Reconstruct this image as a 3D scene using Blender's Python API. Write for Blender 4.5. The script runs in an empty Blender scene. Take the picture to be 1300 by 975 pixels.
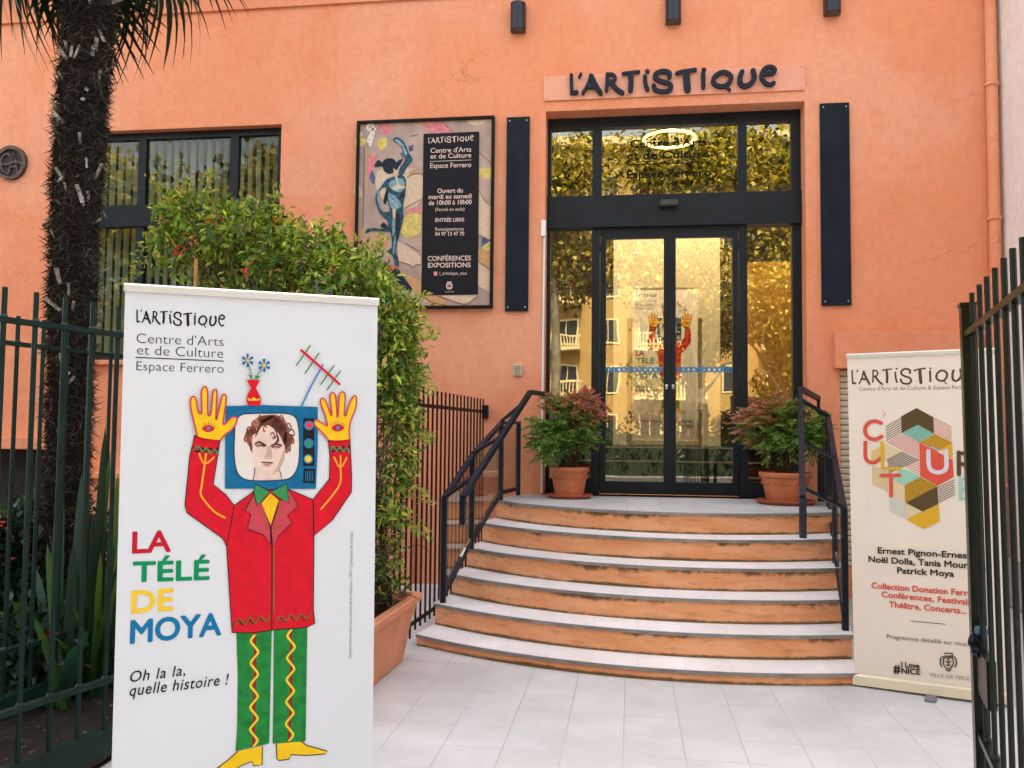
import bpy, bmesh, math, random
import numpy as np
from mathutils import Vector, Matrix

SC = bpy.context.scene
COL = SC.collection
R = math.radians
PI = math.pi
random.seed(7)
RNG = np.random.default_rng(7)

# ------------------------------------------------------------------ camera
FPX, EYE = 1096.25, 1.57
YAW, PITCH, ROLL = R(7.816), R(3.165), R(.573)
fw = np.array([-math.sin(YAW) * math.cos(PITCH), math.cos(YAW) * math.cos(PITCH), math.sin(PITCH)])
rt0 = np.array([math.cos(YAW), math.sin(YAW), 0.0])
up0 = np.cross(rt0, fw)
rt = math.cos(ROLL) * rt0 + math.sin(ROLL) * up0
up = -math.sin(ROLL) * rt0 + math.cos(ROLL) * up0
cam = bpy.data.cameras.new('camera')
cam_ob = bpy.data.objects.new('camera', cam)
COL.objects.link(cam_ob)
M = Matrix.Identity(4)
for i in range(3):
    M[i][0], M[i][1], M[i][2] = rt[i], up[i], -fw[i]
M[2][3] = EYE
cam_ob.matrix_world = M
cam.sensor_width = 36
cam.lens = FPX / 1300 * 36
cam.clip_start, cam.clip_end = .05, 600
SC.camera = cam_ob

# ------------------------------------------------------------------ light
SUN_EL, SUN_AZ = 54, 10          # the sun stands behind the building: the court lies in its shade
world = bpy.data.worlds.new('World')
SC.world = world
world.use_nodes = True
wn = world.node_tree
sky = wn.nodes.new('ShaderNodeTexSky')
sky.sky_type = 'NISHITA'
sky.sun_disc = False
sky.sun_elevation = R(SUN_EL)
sky.sun_rotation = R(SUN_AZ)
sky.air_density, sky.dust_density, sky.ozone_density = 1.0, 5.0, .6
hsv = wn.nodes.new('ShaderNodeHueSaturation')
hsv.inputs['Saturation'].default_value = .35
wn.links.new(sky.outputs[0], hsv.inputs['Color'])
bg = wn.nodes['Background']
bg.inputs[1].default_value = .15
wn.links.new(hsv.outputs[0], bg.inputs[0])
sun = bpy.data.lights.new('sun', 'SUN')
sun.energy = 3.2
sun.angle = R(.5)
sun.color = (1, .93, .82)
sun_ob = bpy.data.objects.new('sun', sun)
COL.objects.link(sun_ob)
sdir = Vector((math.sin(R(SUN_AZ)) * math.cos(R(SUN_EL)), math.cos(R(SUN_AZ)) * math.cos(R(SUN_EL)), math.sin(R(SUN_EL))))
sun_ob.rotation_euler = sdir.to_track_quat('Z', 'Y').to_euler()
sun_ob.location = (0, 30, 40)
vs = SC.view_settings
vs.view_transform, vs.look, vs.exposure, vs.gamma = 'Standard', 'None', 2.63, 1
SC.render.engine = 'CYCLES'
SC.cycles.use_denoising = True
SC.cycles.max_bounces = 8
SC.cycles.transparent_max_bounces = 16
SC.cycles.sample_clamp_indirect = 6

# ------------------------------------------------------------------ helpers: picture point -> point on a real plane
def ray(px, py):
    d = rt * ((px - 650) / FPX) - up * ((py - 487.5) / FPX) + fw
    return d
def at_y(px, py, Y):
    d = ray(px, py)
    t = Y / d[1]
    return Vector((d[0] * t, Y, EYE + d[2] * t))
def at_z(px, py, z):
    d = ray(px, py)
    t = (z - EYE) / d[2]
    return Vector((d[0] * t, d[1] * t, z))

FY = 8.75            # outer face of the facade
DY = 8.97            # door frame plane
LZ = .935            # landing height

class Plane:
    """a flat board standing in the world: local x along U, local z along V, local -y towards the viewer"""
    def __init__(s, O, U, V):
        s.O, s.U, s.V = Vector(O), Vector(U).normalized(), Vector(V).normalized()
        s.Y = s.V.cross(s.U)
    def uv(s, px, py):
        d = Vector(ray(px, py))
        c = Vector((0, 0, EYE))
        t = (s.O - c).dot(s.Y) / d.dot(s.Y)
        p = c + d * t - s.O
        return p.dot(s.U), p.dot(s.V)
    def matrix(s):
        m = Matrix.Identity(4)
        for i in range(3):
            m[i][0], m[i][1], m[i][2], m[i][3] = s.U[i], s.Y[i], s.V[i], s.O[i]
        return m

# ------------------------------------------------------------------ objects
def tag(o, label=None, cat=None, group=None, kind=None):
    for k, v in (('label', label), ('category', cat), ('group', group), ('kind', kind)):
        if v: o[k] = v
    return o
def thing(name, label, cat, loc=(0, 0, 0), group=None, matrix=None):
    o = bpy.data.objects.new(name, None)
    COL.objects.link(o)
    o.empty_display_size = .1
    if matrix is not None: o.matrix_world = matrix
    else: o.location = loc
    return tag(o, label, cat, group)
def root_of(o):
    while o.parent: o = o.parent
    return o
def copy_tree(o, parent=None):
    c = o.copy()
    COL.objects.link(c)
    if parent: c.parent = parent
    for ch in list(o.children): copy_tree(ch, c)
    return c

def link_mesh(name, me, m, parent):
    me.materials.append(m)
    o = bpy.data.objects.new(name, me)
    COL.objects.link(o)
    if parent: o.parent = parent
    return o

class MB:
    def __init__(s): s.v, s.f, s.sm = [], [], []
    def add(s, vs_, fs, smooth=False):
        n = len(s.v)
        s.v += [tuple(p) for p in vs_]
        s.f += [tuple(i + n for i in f) for f in fs]
        s.sm += [smooth] * len(fs)
        return s
    def box(s, x0, x1, y0, y1, z0, z1, bev=0):
        if x0 > x1: x0, x1 = x1, x0
        if y0 > y1: y0, y1 = y1, y0
        if z0 > z1: z0, z1 = z1, z0
        if bev:
            bm = bmesh.new()
            bmesh.ops.create_cube(bm, size=1)
            for v in bm.verts:
                v.co = ((x0 + x1) / 2 + v.co.x * (x1 - x0), (y0 + y1) / 2 + v.co.y * (y1 - y0), (z0 + z1) / 2 + v.co.z * (z1 - z0))
            bmesh.ops.bevel(bm, geom=list(bm.edges), offset=bev, segments=2, affect='EDGES', profile=.5)
            bm.verts.index_update()
            s.add([v.co for v in bm.verts], [[v.index for v in f.verts] for f in bm.faces])
            bm.free()
            return s
        return s.add([(x0, y0, z0), (x1, y0, z0), (x1, y1, z0), (x0, y1, z0), (x0, y0, z1), (x1, y0, z1), (x1, y1, z1), (x0, y1, z1)],
                     [(3, 2, 1, 0), (4, 5, 6, 7), (0, 1, 5, 4), (1, 2, 6, 5), (2, 3, 7, 6), (3, 0, 4, 7)])
    def beam(s, p, q, w, h, upv=(0, 0, 1)):
        """flat bar from p to q, w wide sideways, h high"""
        p, q = Vector(p), Vector(q)
        d = (q - p).normalized()
        sd = d.cross(Vector(upv))
        if sd.length < 1e-4: sd = Vector((1, 0, 0))
        sd.normalize()
        u = sd.cross(d)
        vs_ = [c + sd * (a * w / 2) + u * (b * h / 2) for c in (p, q) for a, b in ((-1, -1), (1, -1), (1, 1), (-1, 1))]
        return s.add(vs_, [(0, 1, 2, 3), (7, 6, 5, 4), (0, 4, 5, 1), (1, 5, 6, 2), (2, 6, 7, 3), (3, 7, 4, 0)])
    def tube(s, pts, r, n=8, cap=True):
        pts = [Vector(p) for p in pts]
        rs = r if isinstance(r, (list, tuple)) else [r] * len(pts)
        vs_, fs = [], []
        ref = None
        for i, p in enumerate(pts):
            a, b = pts[max(0, i - 1)], pts[min(len(pts) - 1, i + 1)]
            d = (b - a).normalized()
            if ref is None:
                ref = d.orthogonal().normalized()
            ref = (ref - d * ref.dot(d)).normalized()
            o = d.cross(ref)
            for k in range(n):
                t = 2 * PI * k / n
                vs_.append(p + (ref * math.cos(t) + o * math.sin(t)) * rs[i])
        for i in range(len(pts) - 1):
            for k in range(n):
                k2 = (k + 1) % n
                fs.append((i * n + k, i * n + k2, (i + 1) * n + k2, (i + 1) * n + k))
        s.add(vs_, fs, True)
        if cap:
            s.add(vs_[:n], [tuple(range(n))[::-1]])
            s.add(vs_[-n:], [tuple(range(n))])
        return s
    def lathe(s, c, prof, n=32, smooth=True):
        vs_, fs = [], []
        for r_, z in prof:
            for k in range(n):
                t = 2 * PI * k / n
                vs_.append((c[0] + r_ * math.cos(t), c[1] + r_ * math.sin(t), c[2] + z))
        for i in range(len(prof) - 1):
            for k in range(n):
                k2 = (k + 1) % n
                fs.append((i * n + k, i * n + k2, (i + 1) * n + k2, (i + 1) * n + k))
        return s.add(vs_, fs, smooth)
    def prism(s, poly, a, b, axis='z'):
        """closed 2D outline pushed from a to b along an axis"""
        f3 = {'z': lambda p, t: (p[0], p[1], t), 'y': lambda p, t: (p[0], t, p[1]), 'x': lambda p, t: (t, p[0], p[1])}[axis]
        n = len(poly)
        vs_ = [f3(p, a) for p in poly] + [f3(p, b) for p in poly]
        tri = tessellate(poly)
        fs = [t[::-1] for t in tri] + [tuple(i + n for i in t) for t in tri]
        fs += [(i, (i + 1) % n, (i + 1) % n + n, i + n) for i in range(n)]
        return s.add(vs_, fs)
    def flat(s, poly, y, tri=None):
        return s.add([(p[0], y, p[1]) for p in poly], tri or tessellate(poly))
    def build(s, name, m, parent=None, local=False):
        off = Vector((0, 0, 0))
        if parent and not local: off = root_of(parent).location
        me = bpy.data.meshes.new(name)
        me.from_pydata([(p[0] - off[0], p[1] - off[1], p[2] - off[2]) for p in s.v], [], s.f)
        bm = bmesh.new()
        bm.from_mesh(me)
        if len(bm.faces) < 60000: bmesh.ops.recalc_face_normals(bm, faces=bm.faces)
        bm.to_mesh(me)
        bm.free()
        me.polygons.foreach_set('use_smooth', s.sm)
        me.update()
        return link_mesh(name, me, m, parent)

def tessellate(poly):
    from mathutils.geometry import tessellate_polygon
    return [tuple(t) for t in tessellate_polygon([[Vector((p[0], p[1], 0)) for p in poly]])]
def area2(p): return sum(p[i][0] * p[(i + 1) % len(p)][1] - p[(i + 1) % len(p)][0] * p[i][1] for i in range(len(p)))

def smooth_line(pts, k=6, closed=False):
    """Catmull-Rom through the points"""
    n = len(pts)
    if n < 3: return list(pts)
    out = []
    for i in range(n if closed else n - 1):
        P = [pts[(i + j) % n] if closed else pts[min(max(i + j, 0), n - 1)] for j in (-1, 0, 1, 2)]
        for t in np.linspace(0, 1, k, endpoint=False):
            out.append(tuple(.5 * (2 * P[1][d] + (P[2][d] - P[0][d]) * t + (2 * P[0][d] - 5 * P[1][d] + 4 * P[2][d] - P[3][d]) * t * t
                                   + (3 * P[1][d] - P[0][d] - 3 * P[2][d] + P[3][d]) * t ** 3) for d in (0, 1)))
    if not closed: out.append(tuple(pts[-1]))
    return out
def stroke(pts, w, cap=3, closed=False):
    """pieces (quads and caps) of a brush line: list of outlines"""
    pts = [Vector(p) for p in pts]
    n = len(pts)
    ws = w if isinstance(w, (list, tuple)) else [w] * n
    L, Rr = [], []
    for i in range(n):
        a = pts[(i - 1) % n] if closed else pts[max(i - 1, 0)]
        b = pts[(i + 1) % n] if closed else pts[min(i + 1, n - 1)]
        d = (b - a)
        d = d.normalized() if d.length > 1e-9 else Vector((1, 0))
        nn = Vector((-d.y, d.x))
        L.append(pts[i] + nn * ws[i] / 2)
        Rr.append(pts[i] - nn * ws[i] / 2)
    if closed: return L, Rr, True
    if cap:
        def arc(c, frm, w_):
            a0 = math.atan2(frm.y, frm.x)
            return [c + Vector((math.cos(a0 - PI * k / (cap + 1)), math.sin(a0 - PI * k / (cap + 1)))) * w_ / 2 for k in range(1, cap + 1)]
        end = arc(pts[-1], L[-1] - pts[-1], ws[-1])
        start = arc(pts[0], Rr[0] - pts[0], ws[0])
    else: end, start = [], []
    return L, Rr, (end, start)
def stroke_faces(mb, st, y):
    L, Rr, c = st
    n = len(L)
    closed = c is True
    vs_ = [(p[0], y, p[1]) for p in L] + [(p[0], y, p[1]) for p in Rr]
    fs = [(i, (i + 1) % n, (i + 1) % n + n, i + n) for i in range(n if closed else n - 1)]
    mb.add(vs_, fs)
    if not closed and c[0]:
        for pts in ([L[-1]] + c[0] + [Rr[-1]], [Rr[0]] + c[1] + [L[0]]):
            mb.add([(p[0], y, p[1]) for p in pts], [tuple(range(len(pts)))])
def stroke_solid(mb, st, y0, y1):
    L, Rr, c = st
    if c is True:
        n = len(L)
        vs_ = [(p[0], y, p[1]) for y in (y0, y1) for p in L + Rr]
        fs = []
        for i in range(n):
            j = (i + 1) % n
            fs += [(i, j, j + n, i + n), (i + 2 * n, j + 2 * n, j + 3 * n, i + 3 * n), (i, j, j + 2 * n, i + 2 * n), (i + n, j + n, j + 3 * n, i + 3 * n)]
        mb.add(vs_, fs)
    else:
        poly = [tuple(p) for p in L + c[0] + Rr[::-1] + c[1]]
        mb.prism(poly, y0, y1, 'y')

# ------------------------------------------------------------------ materials
MATS = {}
def mat(name, col=(.5, .5, .5), rough=.6, metal=0, spec=.5, noise=0, nscale=8, bump=0, bscale=60, emit=0, coat=0):
    if name in MATS: return MATS[name]
    m = bpy.data.materials.new(name)
    m.use_nodes = True
    nt = m.node_tree
    b = nt.nodes['Principled BSDF']
    b.inputs['Base Color'].default_value = (*col, 1)
    b.inputs['Roughness'].default_value = rough
    b.inputs['Metallic'].default_value = metal
    b.inputs['Specular IOR Level'].default_value = spec
    b.inputs['Coat Weight'].default_value = coat
    if emit:
        b.inputs['Emission Color'].default_value = (*col, 1)
        b.inputs['Emission Strength'].default_value = emit
    if noise or bump:
        tc = nt.nodes.new('ShaderNodeTexCoord')
    if noise:
        n = nt.nodes.new('ShaderNodeTexNoise')
        n.inputs['Scale'].default_value = nscale
        n.inputs['Detail'].default_value = 6
        nt.links.new(tc.outputs['Object'], n.inputs['Vector'])
        mr = nt.nodes.new('ShaderNodeMapRange')
        mr.inputs[1].default_value, mr.inputs[2].default_value = .3, .7
        mr.inputs[3].default_value, mr.inputs[4].default_value = 1 - noise, 1 + noise
        nt.links.new(n.outputs['Fac'], mr.inputs[0])
        mx = nt.nodes.new('ShaderNodeMix')
        mx.data_type, mx.blend_type = 'RGBA', 'MULTIPLY'
        mx.inputs[0].default_value = 1
        mx.inputs[6].default_value = (*col, 1)
        nt.links.new(mr.outputs[0], mx.inputs[7])
        nt.links.new(mx.outputs[2], b.inputs['Base Color'])
    if bump:
        n2 = nt.nodes.new('ShaderNodeTexNoise')
        n2.inputs['Scale'].default_value = bscale
        n2.inputs['Detail'].default_value = 5
        nt.links.new(tc.outputs['Object'], n2.inputs['Vector'])
        bp = nt.nodes.new('ShaderNodeBump')
        bp.inputs['Strength'].default_value = bump
        bp.inputs['Distance'].default_value = .01
        nt.links.new(n2.outputs['Fac'], bp.inputs['Height'])
        nt.links.new(bp.outputs[0], b.inputs['Normal'])
    MATS[name] = m
    return m

class NG:
    """small node-tree writer"""
    def __init__(s, m): s.t = m.node_tree; s.l = s.t.links
    def n(s, typ, ins=None, **kw):
        nd = s.t.nodes.new('ShaderNode' + typ)
        for k, v in kw.items(): setattr(nd, k, v)
        for k, v in (ins or {}).items():
            if isinstance(v, bpy.types.NodeSocket): s.l.new(v, nd.inputs[k])
            else: nd.inputs[k].default_value = v
        return nd
    def math(s, op, a, b=0.0, clamp=False):
        return s.n('Math', {0: a, 1: b}, operation=op, use_clamp=clamp).outputs[0]
    def ramp(s, x, lo, hi, a=0.0, b=1.0):
        return s.n('MapRange', {0: x, 1: lo, 2: hi, 3: a, 4: b}, interpolation_type='SMOOTHSTEP').outputs[0]
    def mix(s, f, a, b, blend='MIX'):
        nd = s.n('Mix', {0: f}, data_type='RGBA', blend_type=blend)
        for k, v in ((6, a), (7, b)):
            if isinstance(v, bpy.types.NodeSocket): s.l.new(v, nd.inputs[k])
            else: nd.inputs[k].default_value = (*v, 1)
        return nd.outputs[2]
    def noise(s, vec, scale, detail=5, rough=.5, dist=0):
        return s.n('TexNoise', {'Vector': vec, 'Scale': scale, 'Detail': detail, 'Roughness': rough, 'Distortion': dist}).outputs['Fac']

def new_mat(name):
    m = bpy.data.materials.new(name)
    m.use_nodes = True
    return m, NG(m), m.node_tree.nodes['Principled BSDF']

def stucco(name, base, pale, deep, bump=.35):
    m, g, b = new_mat(name)
    co = g.n('TexCoord').outputs['Object']
    n1 = g.noise(co, .55, 3, .55, .6)
    n2 = g.noise(co, 2.2, 6, .6)
    n3 = g.noise(co, 14, 5, .6)
    c = g.mix(g.math('MULTIPLY', g.ramp(n1, .42, .66), .75), base, pale)
    c = g.mix(g.math('MULTIPLY', g.ramp(n2, .46, .74), .5), c, deep)
    c = g.mix(1, c, g.n('CombineColor', {0: g.ramp(n3, .2, .8, .93, 1.05), 1: g.ramp(n3, .2, .8, .91, 1.06), 2: g.ramp(n3, .2, .8, .9, 1.07)}).outputs[0], 'MULTIPLY')
    # rain streaks and hairline cracks
    sep = g.n('SeparateXYZ', {0: co})
    strk = g.noise(g.n('Mapping', {'Vector': co, 'Scale': (5.5, 1, .22)}).outputs[0], 1.4, 6, .6)
    c = g.mix(g.math('MULTIPLY', g.ramp(strk, .56, .78), .42), c, deep)
    wv = g.n('TexVoronoi', {'Vector': g.n('Mapping', {'Vector': g.n('VectorMath', {0: co, 1: g.n('TexNoise', {'Vector': co, 'Scale': 3.0, 'Detail': 6}).outputs['Color']}, operation='ADD').outputs[0], 'Scale': (.5, 1, .9)}).outputs[0], 'Scale': .9}, feature='DISTANCE_TO_EDGE')
    crack = g.math('MULTIPLY', g.ramp(wv.outputs['Distance'], .0, .006, 1, 0), g.ramp(g.noise(co, .8, 4), .54, .62))
    c = g.mix(g.math('MULTIPLY', crack, .38), c, tuple(x * .4 for x in deep))
    # scuffs: a few small darker scratches
    sc = g.noise(g.n('Mapping', {'Vector': co, 'Scale': (1.6, 1, 5)}).outputs[0], 3.1, 8, .7)
    c = g.mix(g.math('MULTIPLY', g.ramp(sc, .68, .74), .35), c, tuple(x * .55 for x in deep))
    g.l.new(c, b.inputs['Base Color'])
    b.inputs['Roughness'].default_value = .85
    b.inputs['Specular IOR Level'].default_value = .25
    h = g.math('ADD', g.noise(co, 55, 4, .6), g.math('MULTIPLY', g.noise(co, 9, 4, .5), .8))
    g.l.new(g.n('Bump', {'Height': h, 'Strength': bump, 'Distance': .012}).outputs[0], b.inputs['Normal'])
    return m
M_WALL = stucco('orange_render', (.735, .277, .147), (.74, .355, .22), (.69, .22, .103))
M_TRIM = stucco('orange_trim', (.73, .28, .152), (.74, .335, .195), (.68, .23, .115), .2)
M_NEIGH = stucco('pale_render', (.80, .74, .68), (.82, .78, .73), (.75, .67, .61), .2)

def riser_mat():
    m, g, b = new_mat('stained_riser')
    co = g.n('TexCoord').outputs['Object']
    z = g.n('SeparateXYZ', {0: co}).outputs[2]
    co = g.n('VectorMath', {0: g.n('NewGeometry').outputs['Position'], 1: (1, 1, 4.3)}, operation='MULTIPLY').outputs[0]
    base = g.mix(g.ramp(g.noise(co, 2.5, 5), .35, .65), (.66, .275, .12), (.72, .35, .18))
    blot = g.ramp(g.noise(co, 5.5, 7, .65), .52, .68)
    base = g.mix(g.math('MULTIPLY', blot, .45), base, (.30, .13, .06))
    moss = g.noise(g.n('Mapping', {'Vector': co, 'Scale': (5, 5, .9)}).outputs[0], 1.6, 8, .7)
    big = g.noise(co, 1.15, 3, .5)
    low = g.ramp(z, .0, .055, 1, 0)
    fine = g.noise(co, 45, 5, .7)
    s_low = g.ramp(g.math('ADD', g.math('ADD', g.math('MULTIPLY', low, .56), g.math('MULTIPLY', moss, .45)), g.math('ADD', g.math('MULTIPLY', big, .45), g.math('MULTIPLY', fine, .3))), .93, 1.13)
    hi = g.ramp(z, .07, .14)
    s_hi = g.ramp(g.math('ADD', g.math('ADD', g.math('MULTIPLY', hi, .32), g.math('MULTIPLY', moss, .75)), g.math('ADD', g.math('MULTIPLY', big, .65), g.math('MULTIPLY', fine, .25))), 1.10, 1.27)
    st = g.math('MAXIMUM', s_low, s_hi, True)
    dirt = g.mix(g.noise(co, 11, 4), (.035, .026, .012), (.10, .075, .02))
    c = g.mix(g.math('MULTIPLY', st, .85), base, dirt)
    g.l.new(c, b.inputs['Base Color'])
    b.inputs['Roughness'].default_value = .8
    b.inputs['Specular IOR Level'].default_value = .25
    g.l.new(g.n('Bump', {'Height': g.noise(co, 50, 5, .6), 'Strength': .3, 'Distance': .01}).outputs[0], b.inputs['Normal'])
    return m
M_RISER = riser_mat()

def tile_mat(name, ox, oy, sx, sy, col, line=.0028, var=.035, dark=.58, rough=.5):
    m, g, b = new_mat(name)
    co = g.n('TexCoord').outputs['Object']
    sep = g.n('SeparateXYZ', {0: co})
    wob = g.math('MULTIPLY', g.math('SUBTRACT', g.noise(co, 9, 3), .5), .004)
    def cell(c, o, s):
        u = g.math('DIVIDE', g.math('SUBTRACT', c, o), s)
        fl = g.math('FLOOR', u)
        fr = g.math('FRACT', g.math('ADD', u, wob))
        d = g.math('MULTIPLY', g.math('MINIMUM', fr, g.math('SUBTRACT', 1.0, fr)), s)
        return fl, d
    fx, dx = cell(sep.outputs[0], ox, sx)
    fy, dy = cell(sep.outputs[1], oy, sy)
    lx = g.math('MULTIPLY', g.ramp(dx, line * .4, line * 1.1, 1, 0), g.ramp(g.noise(co, 1.3, 4, .6), .36, .52, .4, 1.0))
    ly = g.math('MULTIPLY', g.ramp(dy, line * .4, line * 1.1, 1, 0), g.ramp(g.noise(co, 1.9, 4, .6), .40, .56, .15, .95))
    grout = g.math('MAXIMUM', lx, ly)
    rnd = g.n('TexWhiteNoise', {0: g.n('CombineXYZ', {0: fx, 1: fy, 2: 3.0}).outputs[0]}, noise_dimensions='3D')
    tint = g.math('ADD', 1 - var, g.math('MULTIPLY', rnd.outputs['Value'], 2 * var))
    dirt = g.math('MULTIPLY', g.ramp(g.noise(co, 1.3, 8, .7), .3, .75, .84, 1.05), g.ramp(g.noise(co, 5.5, 6, .7), .60, .72, 1, .90))
    spk = g.ramp(g.noise(co, 33, 3, .6), .74, .80, 1, .82)
    k = g.math('MULTIPLY', g.math('MULTIPLY', tint, dirt), spk)
    c = g.mix(1, col, g.n('CombineColor', {0: k, 1: k, 2: k}).outputs[0], 'MULTIPLY')
    c = g.mix(grout, c, tuple(x * dark for x in col))
    g.l.new(c, b.inputs['Base Color'])
    g.l.new(g.ramp(g.noise(co, 4, 5), .3, .7, rough - .08, rough + .12), b.inputs['Roughness'])
    b.inputs['Specular IOR Level'].default_value = .35
    h = g.math('SUBTRACT', g.math('MULTIPLY', g.noise(co, 70, 3), .15), grout)
    g.l.new(g.n('Bump', {'Height': h, 'Strength': .25, 'Distance': .004}).outputs[0], b.inputs['Normal'])
    return m
M_PAVE = tile_mat('court_tiles', -.03, 4.32, .2975, .302, (.535, .53, .52))
M_TREAD = tile_mat('tread_tiles', .05, .1, .30, .9, (.74, .725, .71), .0025, .04, .80)

M_FRAME = mat('anthracite_frame', (.008, .013, .019), .4, 0, .2, .25, 3, .05, 40)
M_BOARD = mat('navy_board', (.009, .015, .023), .6, 0, .12, .25, 5, .12, 90)
M_RAIL = mat('rail_steel', (.009, .013, .024), .42, 0, .25, .25, 6, .06, 60)
M_BLACK = mat('black_iron', (.007, .006, .007), .5, 0, .2, .3, 8)
M_GREEN = mat('green_gate_paint', (.0035, .017, .012), .4, 0, .18, .35, 9, .10, 70)
M_GREEN2 = mat('dark_gate_paint', (.003, .006, .003), .28, 0, .22, .45, 12, .12, 70)
M_WHITEP = mat('banner_white', (.52, .53, .555), .42, 0, .35, .025, 2, .5, 2.2)
M_CREAM = mat('banner_cream', (.66, .58, .505), .42, 0, .35, .02, 2, .5, 2.2)
M_ALU = mat('brushed_aluminium', (.52, .50, .46), .4, .3, .5, .05, 5)
M_TERRA = mat('terracotta', (.50, .155, .065), .6, 0, .35, .18, 5, .15, 50)
M_PLANTER = mat('planter_clay', (.55, .22, .115), .6, 0, .35, .16, 4, .18, 60)
M_SOIL = mat('dark_soil', (.014, .010, .007), .95, 0, .2, .5, 14, .9, 30)
M_BARK = mat('twig_bark', (.07, .048, .032), .85, 0, .2, .4, 20, .5, 40)
M_NOSE = mat('nosing_grey', (.21, .20, .19), .5, .2, .4, .35, 6)
M_WOODST = mat('stake_wood', (.42, .22, .07), .7, 0, .3, .2, 12)
M_CONDUIT = mat('white_plastic', (.75, .74, .72), .4)
M_BEIGE = mat('beige_plastic', (.45, .42, .30), .45)
M_SHUTTER = mat('shutter_beige', (.56, .49, .37), .5, 0, .3, .06, 6)
M_BLIND = mat('blind_fabric', (.78, .82, .68), .8, 0, .2, .06, 9)
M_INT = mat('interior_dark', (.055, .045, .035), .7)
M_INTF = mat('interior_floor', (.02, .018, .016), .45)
M_INTN = mat('interior_nosing', (.4, .39, .37), .5)
M_PANEL = mat('cream_panel', (.58, .53, .40), .7, 0, .2, .03, 2)
M_WOOD = mat('golden_cabinet', (.42, .22, .045), .45, 0, .4, .2, 3)
M_BRONZE = mat('plaque_bronze', (.085, .055, .045), .55, .2, .4, .4, 20, .4, 60)
M_LENS = mat('lamp_lens', (.05, .05, .05), .15)
M_RING = mat('ring_light_glow', (1, .70, .33), .4, emit=.8)
M_RED_SOFA = mat('deep_red', (.25, .02, .02), .6)

def glass_mat(name, base, fres, tint=(.93, .94, .92)):
    m = bpy.data.materials.new(name)
    m.use_nodes = True
    g = NG(m)
    m.node_tree.nodes.remove(m.node_tree.nodes['Principled BSDF'])
    co = g.n('TexCoord').outputs['Object']
    bmp = g.n('Bump', {'Height': g.noise(co, 1.3, 2), 'Strength': .025, 'Distance': .05}).outputs[0]
    gl = g.n('BsdfGlossy', {'Roughness': 0.0, 'Color': (1, .97, .88, 1), 'Normal': bmp})
    tr = g.n('BsdfTransparent', {'Color': (*tint, 1)})
    f = g.math('ADD', g.math('MULTIPLY', g.n('Fresnel', {'IOR': 1.5}).outputs[0], fres), base, True)
    mx = g.n('MixShader', {0: f, 1: tr.outputs[0], 2: gl.outputs[0]})
    g.l.new(mx.outputs[0], m.node_tree.nodes['Material Output'].inputs[0])
    return m
M_GLASS = glass_mat('door_glass', .078, 1.3, (.80, .79, .68))
M_WGLASS = glass_mat('window_glass', .0, .55, (.85, .88, .84))
M_CLEAR = glass_mat('rail_glass', .01, .5, (.92, .94, .93))

def leaf_mat(name, trans=.35, rough=.45):
    m = bpy.data.materials.new(name)
    m.use_nodes = True
    g = NG(m)
    b = m.node_tree.nodes['Principled BSDF']
    at = g.n('Attribute', attribute_name='col')
    g.l.new(at.outputs['Color'], b.inputs['Base Color'])
    b.inputs['Roughness'].default_value = rough
    b.inputs['Specular IOR Level'].default_value = .45
    tl = g.n('BsdfTranslucent')
    hs = g.n('HueSaturation', {'Color': at.outputs['Color'], 'Saturation': 1.1, 'Value': 1.3})
    g.l.new(hs.outputs[0], tl.inputs[0])
    mx = g.n('MixShader', {0: trans, 1: b.outputs[0], 2: tl.outputs[0]})
    g.l.new(mx.outputs[0], m.node_tree.nodes['Material Output'].inputs[0])
    return m
M_LEAF = leaf_mat('leaf')
M_FROND = leaf_mat('palm_leaf', .15, .4)
M_FIBRE = leaf_mat('palm_fibre', .0, .9)

# ------------------------------------------------------------------ leaves as small folded faces
def unit(a): return a / np.maximum(np.linalg.norm(a, axis=-1, keepdims=True), 1e-9)
def leaf_mesh(name, P, D, N, L, W, C, m, parent, off=None, bend=.15):
    P, D, N = np.asarray(P, float), unit(np.asarray(D, float)), np.asarray(N, float)
    n = len(P)
    L = np.broadcast_to(np.asarray(L, float).reshape(-1, 1), (n, 1))
    W = np.broadcast_to(np.asarray(W, float).reshape(-1, 1), (n, 1))
    S = unit(np.cross(D, N))
    N = np.cross(S, D)
    if off is None: off = np.array(root_of(parent).location) if parent else np.zeros(3)
    V = np.stack([P, P + D * L * .45 + S * W / 2 + N * W * .18, P + D * L - N * L * bend, P + D * L * .45 - S * W / 2 + N * W * .18], 1).reshape(-1, 3) - off
    me = bpy.data.meshes.new(name)
    me.vertices.add(4 * n)
    me.vertices.foreach_set('co', V.astype(np.float32).ravel())
    idx = (np.arange(n)[:, None] * 4 + np.array([0, 1, 2, 0, 2, 3])).ravel()
    me.loops.add(6 * n)
    me.loops.foreach_set('vertex_index', idx.astype(np.int32))
    me.polygons.add(2 * n)
    me.polygons.foreach_set('loop_start', (np.arange(2 * n) * 3).astype(np.int32))
    me.update(calc_edges=True)
    ca = me.color_attributes.new('col', 'FLOAT_COLOR', 'POINT')
    cc = np.ones((n, 4, 4), np.float32)
    cc[:, :, :3] = np.asarray(C)[:, None, :]
    ca.data.foreach_set('color', cc.ravel())
    me.validate()
    return link_mesh(name, me, m, parent)
def pal(cols, idx, jit=.25):
    c = np.array(cols)[idx]
    return c * (1 + RNG.uniform(-jit, jit, (len(idx), 1))) * (1 + RNG.uniform(-.08, .08, (len(idx), 3)))
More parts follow.
